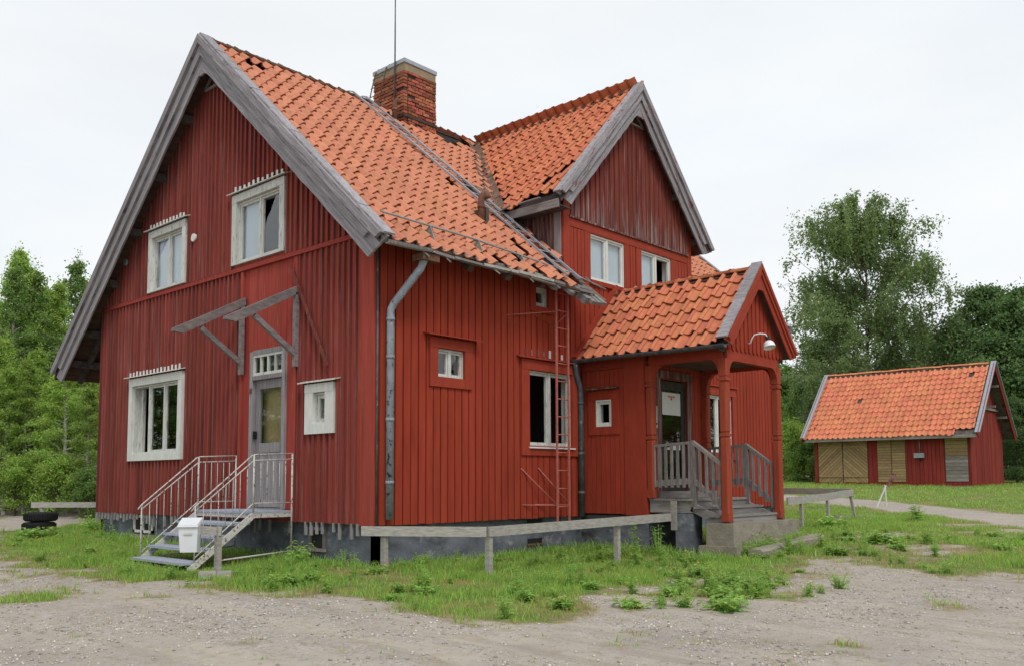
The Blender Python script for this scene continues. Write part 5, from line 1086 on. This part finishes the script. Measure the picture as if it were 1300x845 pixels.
TILES2, TILES = TILES, []
ts_ = math.atan(SSL); nc = int((SXb-SXa-.06)/CW)
def keep_s(c, i, j):
    if (i, j) in ((8, 7), (27, 11)): return False
    if j == 0 and i > nc-4: return False
    return .05 if random.random() < .02 else True
tile_field(sroof, (SXa+.03, SRY-2.86, zsh(SRY-2.86)), (1, 0, 0), (0, -math.cos(ts_), -math.sin(ts_)), nc, 13, keep_s, 'tile_new', 1.3)
tile_field(sroof, (SXb-.03, SRY+2.86, zsh(SRY+2.86)), (-1, 0, 0), (0, math.cos(ts_), -math.sin(ts_)), nc, 13, lambda c, i, j: True, 'tile_new', 1.0)
join_tiles(sroof, TILES)
ridge(sroof, (SXa+.05, SRY, SRZ+.05), (SXb-.05, SRY, SRZ+.05), RMN)
for x in (SXa-.01, SXb+.01):
    for s_ in (-1, 1):
        ye = SRY+s_*2.88; mb = MB(); mb.beam((x, SRY, SRZ+.10), (x, ye, zsh(ye)+.10), .20, .03, (0, s_*SSL, 1)); part('verge_cap', mb, 'galv', sroof)
        mb = MB(); xx = x+(.03 if x > -2 else -.03); mb.beam((xx, SRY, SRZ-.05), (xx, ye, zsh(ye)-.05), .03, .24, (0, s_*SSL, 1)); part('bargeboard', mb, 'shed_red', sroof)
mb = MB(); mb.box(SXa+.1, SXb-.03, SRY-2.84, SRY-2.80, zsh(SRY-2.82)-.16, zsh(SRY-2.82)-.03); part('fascia_board', mb, 'shed_grey', sroof)
for y, z in ((SRY-1.6, 4.25), (SRY, 4.28), (SRY+1.7, 3.9), (SRY+.6, 5.2)): mb = MB(); mb.box(SX1, SXb, y-.05, y+.05, z-.05, z+.05); part('purlin_end', mb, 'shed_grey', sroof)
mb = MB(); mb.beam((SX1+.08, SRY-1.7, 4.20), (SX1+.08, SRY+1.7, 4.20), .05, .09); part('tie_beam', mb, 'shed_grey', sh)
# small things on the lawn
tr = thing('trestle', (.4, 18.4, gz(.4, 18.4)), 'thin white A shaped trestle standing on the lawn before the shed', 'trestle')
zg = gz(.4, 18.4); px_, py_ = Vector((.735, .678, 0)), Vector((-.678, .735, 0)); top = Vector((.46, 18.42, zg+.62))
for a, b in ((-.30, 0), (.10, .25)): f_ = Vector((.46, 18.42, zg-.03))+px_*a+py_*b; mb = MB(); mb.beam(f_, top+py_*b*.3, .035, .035, (1, 1, 0)); part('leg', mb, 'white_paint', tr)
zz = gz(-3.1, 28.7); mb = MB(); mb.beam((-3.22, 28.6, zz-.02), (-2.98, 28.9, zz+.56), .14, .03, (0, 1, 0)); sp_ = part('stray_plank', mb, 'red_worn'); tag(sp_, 'short red and grey plank propped upright on the lawn by the shed', 'plank')

# ------------------------------------------------------------------ trees
def raw_mesh(name, V, F_, mt, smooth=False):
    V = np.asarray(V, float); F_ = np.asarray(F_, np.int32); k = F_.shape[1]
    me = bpy.data.meshes.new(name); me.vertices.add(len(V)); me.vertices.foreach_set('co', V.ravel()); me.loops.add(F_.size); me.loops.foreach_set('vertex_index', F_.ravel())
    me.polygons.add(len(F_)); me.polygons.foreach_set('loop_start', np.arange(0, F_.size, k, dtype=np.int32))
    if smooth: me.polygons.foreach_set('use_smooth', np.ones(len(F_), bool))
    me.materials.append(M[mt]); me.update(calc_edges=True); return me
def leaves(P, size, rng, mt, name, hang=0.0, aspect=.62):
    """one pointed leaf per point"""
    n_ = len(P); d = rng.normal(size=(n_, 3)); d[:, 2] -= hang; d /= np.linalg.norm(d, axis=1)[:, None]
    t = rng.normal(size=(n_, 3)); s_ = np.cross(d, t); s_ /= np.linalg.norm(s_, axis=1)[:, None]+1e-9
    L = (size*rng.uniform(.65, 1.35, n_))[:, None]; nn = np.cross(d, s_)*L*.12
    V = np.stack([P, P+d*L*.5+s_*L*aspect*.5+nn, P+d*L, P+d*L*.5-s_*L*aspect*.5+nn], 1).reshape(-1, 3)
    return raw_mesh(name, V, np.arange(n_*4).reshape(-1, 4), mt)
def make_tree(seed, H, Rr, base, nb, per, size, droop, prof, leaf, bark, lean=.02, up=.45, sub=5, spread=.16, hangs=0, irr=.2):
    rng = np.random.default_rng(seed); tm = MB(); K = 9; pts = []; off = np.zeros(2)
    for i in range(K+1): off = off+rng.normal(size=2)*lean*H/K; pts.append(np.array([off[0], off[1], H*i/K*.97]))
    r0_ = H*.0105+.025; tm.tube([tuple(p-np.array([0, 0, .15 if i == 0 else 0])) for i, p in enumerate(pts)], [max(.012, r0_*(1-i/K)**.9) for i in range(K+1)], 8, False)
    LP = []
    def trunk_at(t): q = t*K; i = min(int(q), K-1); return pts[i]+(pts[i+1]-pts[i])*(q-i)
    for b in range(nb):
        t = base+(1-base)*((b+rng.uniform(0, 1))/nb)**.9; t = min(t, .985); p0 = trunk_at(t); a = b*2.39996+rng.normal()*.4
        L = Rr*prof((t-base)/(1-base))*rng.uniform(.95-irr, .95+irr); el = up*rng.uniform(.5, 1.5)+(t-.5)*.5
        d = np.array([math.cos(a)*math.cos(el), math.sin(a)*math.cos(el), math.sin(el)]); bp = [p0]; k = 5; dd = d.copy()
        for i in range(k): dd = dd+rng.normal(size=3)*.14; dd[2] -= droop*.16*i/k; dd /= np.linalg.norm(dd); bp.append(bp[-1]+dd*L/k)
        rb = max(.010, r0_*(1-t)*.5+.008); tm.tube([tuple(q) for q in bp], [rb*(1-i/(k+1)) for i in range(k+1)], 5, False)
        for s_ in range(sub):
            f = rng.uniform(.25, 1.0); i = min(int(f*k), k-1); q = bp[i]+(bp[i+1]-bp[i])*(f*k-i); ang = rng.normal(size=3); ang[2] *= .5; ang = ang/np.linalg.norm(ang)*.9+dd*.6; ls = L*rng.uniform(.22, .42)*(1.15-f*.4)
            sp = [q+ang*ls*u+np.array([0, 0, -droop*.55*ls*u*u]) for u in (0, .5, 1)]
            if rb > .014: tm.tube([tuple(x) for x in sp], [rb*.4, rb*.25, .004], 4, False)
            u = rng.uniform(.05, 1.05, per); c = np.array([np.interp(u, (0, .5, 1), [x[j] for x in sp]) for j in range(3)]).T
            LP.append(c+rng.normal(size=(per, 3))*np.array([spread, spread, spread*.8])*(.5+ls*.35))
            if hangs:
                for h in range(hangs):
                    j = rng.integers(per); m_ = int(per*.45); hl = rng.uniform(.5, 1.5); g_ = c[j]+np.c_[rng.normal(size=m_)*.05, rng.normal(size=m_)*.05, -rng.uniform(0, hl, m_)]+rng.normal(size=3)*.12; LP.append(g_)
        LP.append(bp[-1]+rng.normal(size=(per//2, 3))*spread*.9)
    LP.append(pts[-1]+rng.normal(size=(per*2, 3))*np.array([.10, .10, .35])*max(.6, H/14))
    P = np.concatenate(LP); P = P[P[:, 2] > .15]
    return tm.mesh('trunk', bark), leaves(P, size, rng, leaf, 'crown', hang=.5+droop*.5)
PROF_Y = lambda t: (1-t)**.75*min(1, .45+t*3.2)+.04
PROF_R = lambda t: math.sin(math.pi*(.16+.84*t)**.9)*.95+.10
PROF_B = lambda t: math.sqrt(max(0, 1-((t-.36)/.66)**2))*.90+.10
TREE = {
 'young1': make_tree(11, 8.6, 1.55, .10, 66, 40, .085, .25, PROF_Y, 'leaf_young', 'bark_birch', sub=6),
 'young2': make_tree(12, 7.4, 1.7, .08, 60, 40, .088, .25, PROF_Y, 'leaf_young', 'bark_birch', sub=6),
 'young3': make_tree(13, 8.0, 1.25, .14, 56, 34, .082, .35, PROF_Y, 'leaf_mid', 'bark_birch', sub=5),
 'birch': make_tree(29, 16.2, 5.6, .13, 58, 50, .155, .85, PROF_B, 'leaf_birch', 'bark', lean=.015, up=.62, sub=11, spread=.24, hangs=4, irr=.24),
 'birch2': make_tree(22, 9.5, 2.6, .10, 54, 44, .13, .7, PROF_B, 'leaf_birch', 'bark_birch', up=.5, sub=7, spread=.24, hangs=2),
 'dark1': make_tree(31, 10.5, 3.5, .10, 70, 64, .17, .1, PROF_R, 'leaf_dark', 'bark', up=.5, sub=8, spread=.30),
 'dark2': make_tree(32, 9.5, 3.2, .06, 62, 60, .17, .1, PROF_R, 'leaf_dark', 'bark', up=.45, sub=8, spread=.30),
 'bush1': make_tree(41, 3.0, 1.5, .04, 34, 40, .10, .1, PROF_R, 'leaf_young', 'bark', up=.7, sub=6, spread=.20),
 'bush2': make_tree(42, 2.4, 1.5, .03, 32, 40, .11, .1, PROF_R, 'leaf_mid', 'bark', up=.7, sub=6, spread=.20),
 'mid1': make_tree(51, 7.0, 2.1, .08, 56, 44, .13, .2, PROF_Y, 'leaf_mid', 'bark', up=.45, sub=7, spread=.24)}
def tree(kind, right, fwd, sc, label, name='deciduous_tree', cat='tree', group=None, sz=1.0, rz=None):
    """placed by metres to the right of and in front of the viewpoint, stored as a plain world position"""
    x = CAM.x+r0.x*right-math.sin(YAW)*fwd; y = CAM.y+r0.y*right+math.cos(YAW)*fwd; z = gz(x, y)
    root = bpy.data.objects.new(name, None); col.objects.link(root); root.location = (x, y, z-.05); root.rotation_euler = (0, 0, random.uniform(0, 6.28) if kind != 'birch' else 2.0); root.scale = (sc*sz, sc*sz, sc); tag(root, label, cat, group)
    for nm, me in zip(('trunk', 'crown'), TREE[kind]):
        o = bpy.data.objects.new(nm, me); col.objects.link(o); o.parent = root
    return root
def tree_at(kind, x, y, sc, label, name='deciduous_tree'):
    dx, dy = x-CAM.x, y-CAM.y; return tree(kind, dx*r0.x+dy*r0.y, -dx*math.sin(YAW)+dy*math.cos(YAW), sc, label, name, 'tree', 'trees standing outside the picture')
def kpx(px): return (px-CX)/FPX
LG = 'young trees at the left edge'
for i, (kind, px, w, sc, lab) in enumerate((
    ('young1', 18, 29, 1.00, 'tallest leafy young birch at the left edge of the picture'),
    ('young3', 84, 33, 1.16, 'slender thin crowned birch rising just left of the house eaves'),
    ('young2', 52, 31, 1.05, 'bushy young birch between the two taller birches on the left'), ('young3', 36, 29, 1.0, 'thin pale trunked birch right of the leftmost tall birch'), ('young1', 68, 30, .90, 'upright young birch left of the slender birch'), ('young3', 6, 28, .98, 'upright thin birch at the extreme left'), ('young1', 104, 34, 1.0, 'young birch rising behind the left roof edge'),
    ('young2', -22, 30, 1.02, 'young birch half cut off by the left picture edge'),
    ('mid1', 112, 30, .95, 'dense green tree directly behind the left eaves'),
    ('young1', 140, 36, .85, 'young tree mostly hidden behind the left house corner'),
    ('mid1', 66, 27.5, .70, 'low dense green tree before the slender birch'),
    ('young2', 4, 27, .72, 'low leafy tree in front at the far left'),
    ('young2', 96, 26.5, .62, 'small bright leafy tree beside the left house wall'),
    ('young3', 34, 36, 1.1, 'thin birch behind the left thicket'),
    ('mid1', -45, 33, 1.1, 'dark green tree outside the left picture edge'),
    ('young1', -130, 30, 1.1, 'birch off to the left mirrored in the gable windows'), ('mid1', -200, 28, 1.2, 'dense tree off to the left mirrored in the gable door'), ('young2', -270, 30, 1.2, 'bushy birch further off to the left'), ('mid1', -350, 29, 1.3, 'broad tree further off to the left'), ('young1', -440, 31, 1.2, 'birch at the bend of the lane on the left'), ('mid1', -540, 30, 1.3, 'broad tree beyond the bend of the lane'), ('young2', -640, 31, 1.2, 'bushy birch beyond the bend of the lane'), ('mid1', -760, 30, 1.3, 'last broad tree of the left wood'), ('young1', -900, 28, 1.2, 'last birch of the left wood'), ('mid1', -85, 34, 1.3, 'tall dense tree behind the left picture edge'),
    ('young2', 124, 28, .62, 'leafy sapling just beyond the left house corner'),
    ('mid1', 30, 40, 1.25, 'tall tree deep in the left thicket'),
    ('young1', 165, 40, .9, 'tree behind the gable wall of the house'))):
    tree(kind, kpx(px)*w, w, sc, lab, 'birch_tree' if kind.startswith('young') else 'deciduous_tree', 'tree', LG)
for i, (kind, px, w, sc, lab) in enumerate((
    ('young2', 8, 25.0, .56, 'leafy sapling at the left edge beyond the gravel lane'), ('young1', 32, 25.2, .52, 'slim sapling behind the stacked tyres'), ('young2', 60, 24.8, .50, 'bright sapling right behind the pale plank'),
    ('young1', 84, 24.6, .55, 'slim sapling under the left eaves'), ('young2', 112, 24.2, .48, 'sapling touching the left house corner'), ('young1', -12, 25.4, .6, 'sapling cut by the left picture edge'), ('young2', 46, 26.2, .66, 'taller sapling in the middle of the left thicket'), ('young1', 100, 25.8, .64, 'taller sapling left of the house wall'),
    ('bush1', 22, 24.0, .5, 'low bright bush at the foot of the left thicket'), ('bush1', 74, 23.8, .5, 'low bush behind the tyres'), ('bush2', 122, 23.6, .5, 'low bush at the corner of the house'))):
    tree(kind, kpx(px)*w, w, sc, lab, 'shrub' if 'bush' in kind else 'birch_tree', 'shrub' if 'bush' in kind else 'tree', 'saplings along the gravel lane', 1.15)
for i, (kind, px, w, sc, lab, nm) in enumerate((
    ('birch', 1104, 52, .955, 'tall weeping birch towering behind the shed', 'birch_tree'),
    ('birch2', 1062, 47, .88, 'smaller pale birch in front of the tall birch, left of the shed ridge', 'birch_tree'),
    ('dark1', 1262, 50, 1.02, 'broad dark green tree behind the right end of the shed', 'deciduous_tree'),
    ('dark2', 1308, 47, 1.05, 'dark green tree cut by the right picture edge', 'deciduous_tree'),
    ('dark2', 1215, 55, .95, 'dark tree between the tall birch and the right edge', 'deciduous_tree'),
    ('dark1', 1180, 60, .92, 'dark tree right behind the shed ridge', 'deciduous_tree'),
    ('mid1', 1020, 50, .88, 'bushy green tree between the porch and the shed', 'deciduous_tree'),
    ('mid1', 1000, 55, 1.0, 'green tree just right of the porch posts', 'deciduous_tree'),
    ('dark2', 1135, 62, .82, 'dark tree under the crown of the tall birch', 'deciduous_tree'),
    ('dark1', 1060, 64, .72, 'low dark tree seen below the tall birch', 'deciduous_tree'),
    ('mid1', 1045, 58, .85, 'green tree behind the left end of the shed', 'deciduous_tree'),
    ('dark1', 1345, 52, 1.1, 'dark tree outside the right picture edge', 'deciduous_tree'),
    ('mid1', 965, 60, .95, 'green tree mostly hidden by the house', 'deciduous_tree'),
    ('dark2', 1290, 42, .42, 'low dark bush at the right end of the shed', 'shrub'),
    ('bush1', 1012, 46, .95, 'light green bush left of the shed', 'shrub'), ('bush2', 1030, 45, .8, 'mid green bush against the left shed corner', 'shrub'), ('bush1', 990, 48, 1.0, 'light bush behind the porch steps', 'shrub'), ('bush2', 1004, 58, 1.9, 'tall bush in the gap between porch and shed', 'shrub'), ('bush1', 1028, 63, 1.9, 'far bush left of the shed roof', 'shrub'), ('bush2', 1284, 50, 1.6, 'bush behind the right shed corner', 'shrub'), ('bush2', 1302, 54, 1.9, 'bush at the right picture edge', 'shrub'), ('bush2', 980, 66, 2.2, 'far bush behind the porch', 'shrub'))):
    tree(kind, kpx(px)*w, w, sc, lab, nm, 'shrub' if nm == 'shrub' else 'tree', 'trees behind the shed')

for kind, x, y, sc, lab in (('mid1', -24, -8, 1.2, 'dense tree left of the yard, mirrored in the gable panes'), ('young1', -28, -12, 1.1, 'birch left of the yard behind the dense tree'), ('mid1', -26, -17, 1.3, 'dense tree at the left bend of the road'), ('young2', -23, -22, 1.2, 'bushy birch at the left bend of the road'), ('mid1', -31, -9, 1.4, 'tall dense tree deep in the left wood'), ('mid1', -32, -18, 1.4, 'tall dense tree beyond the left bend'), ('young1', -29, -25, 1.2, 'birch beyond the left bend'), ('mid1', -20, -26, 1.2, 'dense tree across the road on the left'),
    ('mid1', 14, 26, 1.1, 'tree right of the lawn, mirrored in the porch door'), ('dark2', 18, 31, .9, 'dark tree right of the lawn'), ('young1', 22, 27, 1.1, 'birch right of the lawn'), ('dark1', 16, 38, .9, 'dark tree at the right end of the track'), ('mid1', 26, 34, 1.3, 'tall tree right of the track'), ('young2', 20, 41, 1.2, 'bushy birch at the end of the track'), ('mid1', -17, 47, 1.2, 'green tree standing behind the house, hidden by its roof'), ('dark2', -22, 52, .9, 'dark tree standing behind the house'), ('young1', -27, 46, 1.1, 'birch standing behind the house'), ('mid1', -13, 52, 1.1, 'green tree left of the tall birch, hidden by the house'), ('bush2', -14, 44, 1.6, 'bush behind the far end of the house'), ('bush1', -19, 43, 1.6, 'light bush behind the house')):
    tree_at(kind, x, y, sc, lab, 'birch_tree' if kind.startswith('young') else 'deciduous_tree')

# ------------------------------------------------------------------ weeds (single plants one can pick out)
def make_weed(seed, n, h, w, size, spiky):
    rng = np.random.default_rng(seed); LP = []; V = []; F_ = []
    for i in range(n):
        a = rng.uniform(0, 6.28); r_ = rng.uniform(.1, 1)*w; hh = h*rng.uniform(.5, 1); base = np.array([math.cos(a)*r_*.25, math.sin(a)*r_*.25, -.02]); tip = np.array([math.cos(a)*r_, math.sin(a)*r_, hh]); m = 9
        for j in range(m):
            t = (j+1)/m; c = base+(tip-base)*t; b = rng.uniform(0, 6.28); L = size*rng.uniform(.6, 1.2)*(1.15-.5*t); d = np.array([math.cos(b), math.sin(b), rng.uniform(-.1, .7)]); d /= np.linalg.norm(d); s_ = np.cross(d, [0, 0, 1]); s_ /= np.linalg.norm(s_); wd = L*(.16 if spiky else .33); k = len(V)
            V += [c, c+d*L*.35+s_*wd, c+d*L*.72+s_*wd*.7+np.array([0, 0, -.08*L]), c+d*L+np.array([0, 0, -.28*L]), c+d*L*.72-s_*wd*.7+np.array([0, 0, -.08*L]), c+d*L*.35-s_*wd]; F_ += [[k, k+1, k+2, k+3], [k, k+3, k+4, k+5]]
        k = len(V); q = np.array([.006, 0, 0]); V += [base-q, base+q, tip+q*.4, tip-q*.4]; F_.append([k, k+1, k+2, k+3])
    return raw_mesh('foliage', V, F_, 'leaf_weed')
WEED = [make_weed(1, 16, .22, .20, .12, False), make_weed(2, 12, .34, .16, .12, True), make_weed(3, 20, .16, .28, .13, False), make_weed(4, 9, .48, .10, .10, True), make_weed(5, 18, .26, .24, .10, True)]
def weed(x, y, k, sc, label, group='green weeds in the yard'):
    o = bpy.data.objects.new('weed_plant', WEED[k]); col.objects.link(o); o.location = (x, y, gz(x, y)-.01); o.rotation_euler = (random.gauss(0, .05), random.gauss(0, .05), random.uniform(0, 6.28)); o.scale = (sc, sc, sc*random.uniform(.85, 1.15)); tag(o, label, 'weed', group)
for x, y, k, sc, lab in ((5.12, .72, 2, .9, 'broad weed clump at the front tip of the gravel patch'), (4.95, .95, 0, .9, 'leafy weed just behind the foremost clump'), (1.72, 3.9, 3, 1.15, 'tall thin weed under the fence rail by the dark porch pit'),
    (1.95, 4.25, 3, 1.0, 'drooping weed before the porch pillar'), (-1.3, -.42, 4, 1.35, 'feathery weed under the steel stair landing'), (-9.55, .05, 4, 1.5, 'bushy weed right of the tyres'), (3.0, 5.6, 4, 1.25, 'weed mound against the concrete step block'),
    (2.95, 5.15, 4, 1.35, 'big weed at the left corner of the step block'), (2.25, 10.2, 0, 1.5, 'round green bush behind the low plank enclosure'), (4.3, 7.3, 0, 1.3, 'darker thistle clump in the right yard'), (2.9, 13.6, 1, 1.4, 'upright weed near the thin trestle'), (-9.0, -1.3, 2, 1.5, 'flat weed clump left of the house corner')):
    weed(x, y, k, sc, lab)
rw = np.random.default_rng(5)
cnt = 0; SMALL = []
while cnt < 170:
    if cnt < 100: x, y = rw.uniform(.2, 6.4), rw.uniform(-2.6, 10.5)
    else: x, y = rw.uniform(-11, 2.5), rw.uniform(-3.0, -.2)
    if (x < .25 and y > -.1) or (1.2 < x < 3.2 and 4.6 < y < 7) or (-3.9 < x < -1.6 and -2.1 < y): continue
    if grass_mask(np.array([x]), np.array([y]))[0] < .5: continue
    if cnt % 3 and fbm(np.array([x*.8]), np.array([y*.8]), 31)[0] < .5: continue
    SMALL.append((x, y, int(rw.integers(0, 5)), rw.uniform(.3, .85), rw.uniform(0, 6.28))); cnt += 1

for i in range(46):                      # the dense patch of weeds on the gravel right of the fence
    x, y = 4.65+rw.normal()*.42, 1.75+rw.normal()*.75; SMALL.append((x, y, int(rw.integers(0, 5)), rw.uniform(.4, .95), rw.uniform(0, 6.28)))
for i in range(40):
    x, y = 4.2+rw.normal()*1.0, 6.9+rw.normal()*1.1
    if x > 3.3: SMALL.append((x, y, int(rw.integers(0, 5)), rw.uniform(.4, 1.0), rw.uniform(0, 6.28)))
for i in range(22): SMALL.append((3.12+rw.uniform(0, .16), 4.7+rw.uniform(0, 2.2), 4, rw.uniform(.5, 1.0), rw.uniform(0, 6.28)))
SV, SF = [], []; off = 0
for x, y, k, sc, a in SMALL:            # the low weeds that run together into ground cover
    me = WEED[k]; co = np.empty(len(me.vertices)*3); me.vertices.foreach_get('co', co); co = co.reshape(-1, 3)*sc; c, s_ = math.cos(a), math.sin(a)
    SV.append(np.c_[co[:, 0]*c-co[:, 1]*s_+x, co[:, 0]*s_+co[:, 1]*c+y, co[:, 2]+gz(x, y)-.01]); SF.append(np.array([tuple(p.vertices) for p in me.polygons])+off); off += len(co)
o = bpy.data.objects.new('low_weeds', raw_mesh('low_weeds', np.concatenate(SV), np.concatenate(SF), 'leaf_weed')); col.objects.link(o); tag(o, 'low leafy weeds spread through the rough grass', 'weeds', kind='stuff')

# ------------------------------------------------------------------ grass blades and loose stones
def scatter_grass(name, n, region, hmin, hmax, width, mt, seed, dens, label):
    rng = np.random.default_rng(seed); x = rng.uniform(region[0], region[1], n); y = rng.uniform(region[2], region[3], n)
    dx, dy = x-CAM.x, y-CAM.y; f = dx*-math.sin(YAW)+dy*math.cos(YAW); r_ = dx*math.cos(YAW)+dy*math.sin(YAW)
    ok = (f > 4) & (np.abs(r_/np.maximum(f, .1)-.007) < .63)
    hs = ((x > -3.75) & (x < -1.85) & (y > -1.95) & (y < -.3) & (rng.uniform(0, 1, n) < .8)) | ((x > 3.2) & (x < 3.62) & (y > 4.65) & (y < 7.05)) | ((x > -10.5) & (x < -9.3) & (y > -1.7) & (y < -.5)) | ((x < -.02) & (x > XL) & (y > .03) & (y < LEN)) | ((x > 1.9) & (x < 3.15) & (y > 4.62) & (y < 7.0)) | ((x > -.1) & (x < 2.3) & (y > 4.85) & (y < 6.7)) | ((x > SX0) & (x < SX1) & (y > SY0))
    x, y = x[ok & ~hs], y[ok & ~hs]; m = dens(x, y); k = rng.uniform(0, 1, len(x)) < m; x, y, m = x[k], y[k], m[k]
    z = gzs(x, y); near = np.exp(-(np.maximum(0, np.hypot(x-3, y-4)-16)/8)**2); z = z+near*((fbm(x*.9, y*.9, 21)-.5)*.06)-.012
    N_ = len(x); h = rng.uniform(hmin, hmax, N_)*(.45+.75*fbm(x*1.1, y*1.1, 17))*(.5+.6*m); a = rng.uniform(0, 6.28, N_); b = rng.uniform(0, 6.28, N_); bend = rng.uniform(.15, .8, N_)*h
    w = width*rng.uniform(.6, 1.4, N_); sx, sy = np.cos(a)*w, np.sin(a)*w; lx, ly = np.cos(b)*bend, np.sin(b)*bend
    V = np.stack([np.c_[x-sx, y-sy, z], np.c_[x+sx, y+sy, z], np.c_[x+sx*.7+lx*.35, y+sy*.7+ly*.35, z+h*.6], np.c_[x+lx, y+ly, z+h], np.c_[x-sx*.7+lx*.35, y-sy*.7+ly*.35, z+h*.6]], 1).reshape(-1, 3)
    i = np.arange(N_)*5; T = np.concatenate([np.c_[i, i+1, i+2], np.c_[i, i+2, i+4], np.c_[i+4, i+2, i+3]])
    o = bpy.data.objects.new(name, raw_mesh(name, V, T, mt)); col.objects.link(o); tag(o, label, 'grass', kind='stuff'); return N_
clump = lambda x, y: np.clip(fbm(x*2.3, y*2.3, 41)*1.9-.42, .06, 1)
dryness = lambda x, y: np.clip(fbm(x*.8, y*.8, 55)*3.2-1.35+.5*np.clip((x-2.5)/3, 0, 1), 0, 1)
HOUSE_EDGE = [(-9.2, -.02), (0, -.02), (.02, 4.7), (1.4, 4.7), (2.2, 4.7), (3.2, 4.6), (3.2, 7.0)]
def d_green(x, y): m = grass_mask(x, y); return np.clip(m*clump(x, y)*(1-.65*dryness(x, y)), 0, 1)
def d_dry(x, y): m = grass_mask(x, y); return np.clip(m*(dryness(x, y)*.8+.10)+.65*np.clip(m*(1-m)*4, 0, 1), 0, 1)*np.clip(fbm(x*3, y*3, 77)*1.8-.3, 0, 1)
def d_tall(x, y): e = np.exp(-(pdist(x, y, HOUSE_EDGE)/.38)**2); return grass_mask(x, y)*np.clip(e*.55+np.clip(fbm(x*1.7, y*1.7, 91)*4-2.5, 0, 1)*.5, 0, 1)
near_r = (-13, 8, -5, 16); far_r = (-16, 13, 10, 46)
scatter_grass('grass', 1150000, near_r, .06, .17, .0048, 'leaf_grass', 1, d_green, 'short green grass around the house')
scatter_grass('dry_grass', 320000, near_r, .03, .10, .0035, 'leaf_straw', 2, d_dry, 'straw coloured dry grass along the gravel edge')
scatter_grass('tall_grass', 330000, near_r, .12, .27, .0055, 'leaf_weed', 3, d_tall, 'taller lush grass along the foundation')
scatter_grass('lawn_grass', 260000, far_r, .05, .16, .010, 'leaf_grass', 4, lambda x, y: d_green(x, y)*np.clip((y-14)/3, 0, 1), 'lawn before the shed')
# yellow flower heads
rng = np.random.default_rng(9); fx = rng.uniform(-9, 7, 400); fy = rng.uniform(-3, 16, 400); k = (grass_mask(fx, fy) > .6) & ~((fx < .2) & (fy > -.1)); fx, fy = fx[k][:46], fy[k][:46]
mb = MB()
for x, y in zip(fx, fy): z = gz(x, y)+rng.uniform(.05, .14); mb.lathe([(.0, .006), (.017, .004), (.02, -.003), (.0, -.008)], (x, y, z), 7)
fl = part('flower_heads', mb, 'flower'); tag(fl, 'scattered small yellow flower heads in the grass', 'flowers', kind='stuff')
# loose stones on the gravel
rng = np.random.default_rng(12); n = 80000; u = rng.uniform(0, 1, n); f = 5.5+9*u**1.3; r_ = rng.uniform(-.60, .62, n)*f
x = CAM.x+math.cos(YAW)*r_-math.sin(YAW)*f; y = CAM.y+math.sin(YAW)*r_+math.cos(YAW)*f
k = (grass_mask(x, y) < .35) & (rng.uniform(0, 1, n) < np.clip(fbm(x*1.1, y*1.1, 63)*2.6-.95, .05, 1)) & ~((x < .1) & (y > -.1) & (x > XL)); x, y = x[k], y[k]
z = gzs(x, y); near = np.exp(-(np.maximum(0, np.hypot(x-3, y-4)-16)/8)**2); z = z+near*((fbm(x*.9, y*.9, 21)-.5)*.06+(fbm(x*3.1, y*3.1, 5, 2)-.5)*.022+rut(x, y))
N_ = len(x); s_ = .005+.016*rng.uniform(0, 1, N_)**5; a = rng.uniform(0, 6.28, N_)
V = []; ca, sa = np.cos(a), np.sin(a)
for (ux, uy, uz) in ((1.2, .1, 0), (-.2, .9, .05), (-1.1, -.1, 0), (.15, -.95, -.05), (.1, .1, .75), (0, 0, -.4)): V.append(np.c_[x+s_*(ux*ca-uy*sa), y+s_*(ux*sa+uy*ca), z+s_*(uz+.1)])
V = np.stack(V, 1).reshape(-1, 3); i = np.arange(N_)*6
T = np.concatenate([np.c_[i+p, i+(p+1) % 4, i+4] for p in range(4)]+[np.c_[i+(p+1) % 4, i+p, i+5] for p in range(4)])
o = bpy.data.objects.new('gravel_stones', raw_mesh('gravel_stones', V, T, 'pebble')); col.objects.link(o); tag(o, 'loose small stones scattered over the gravel yard', 'gravel', kind='stuff')
bpy.context.view_layer.update()
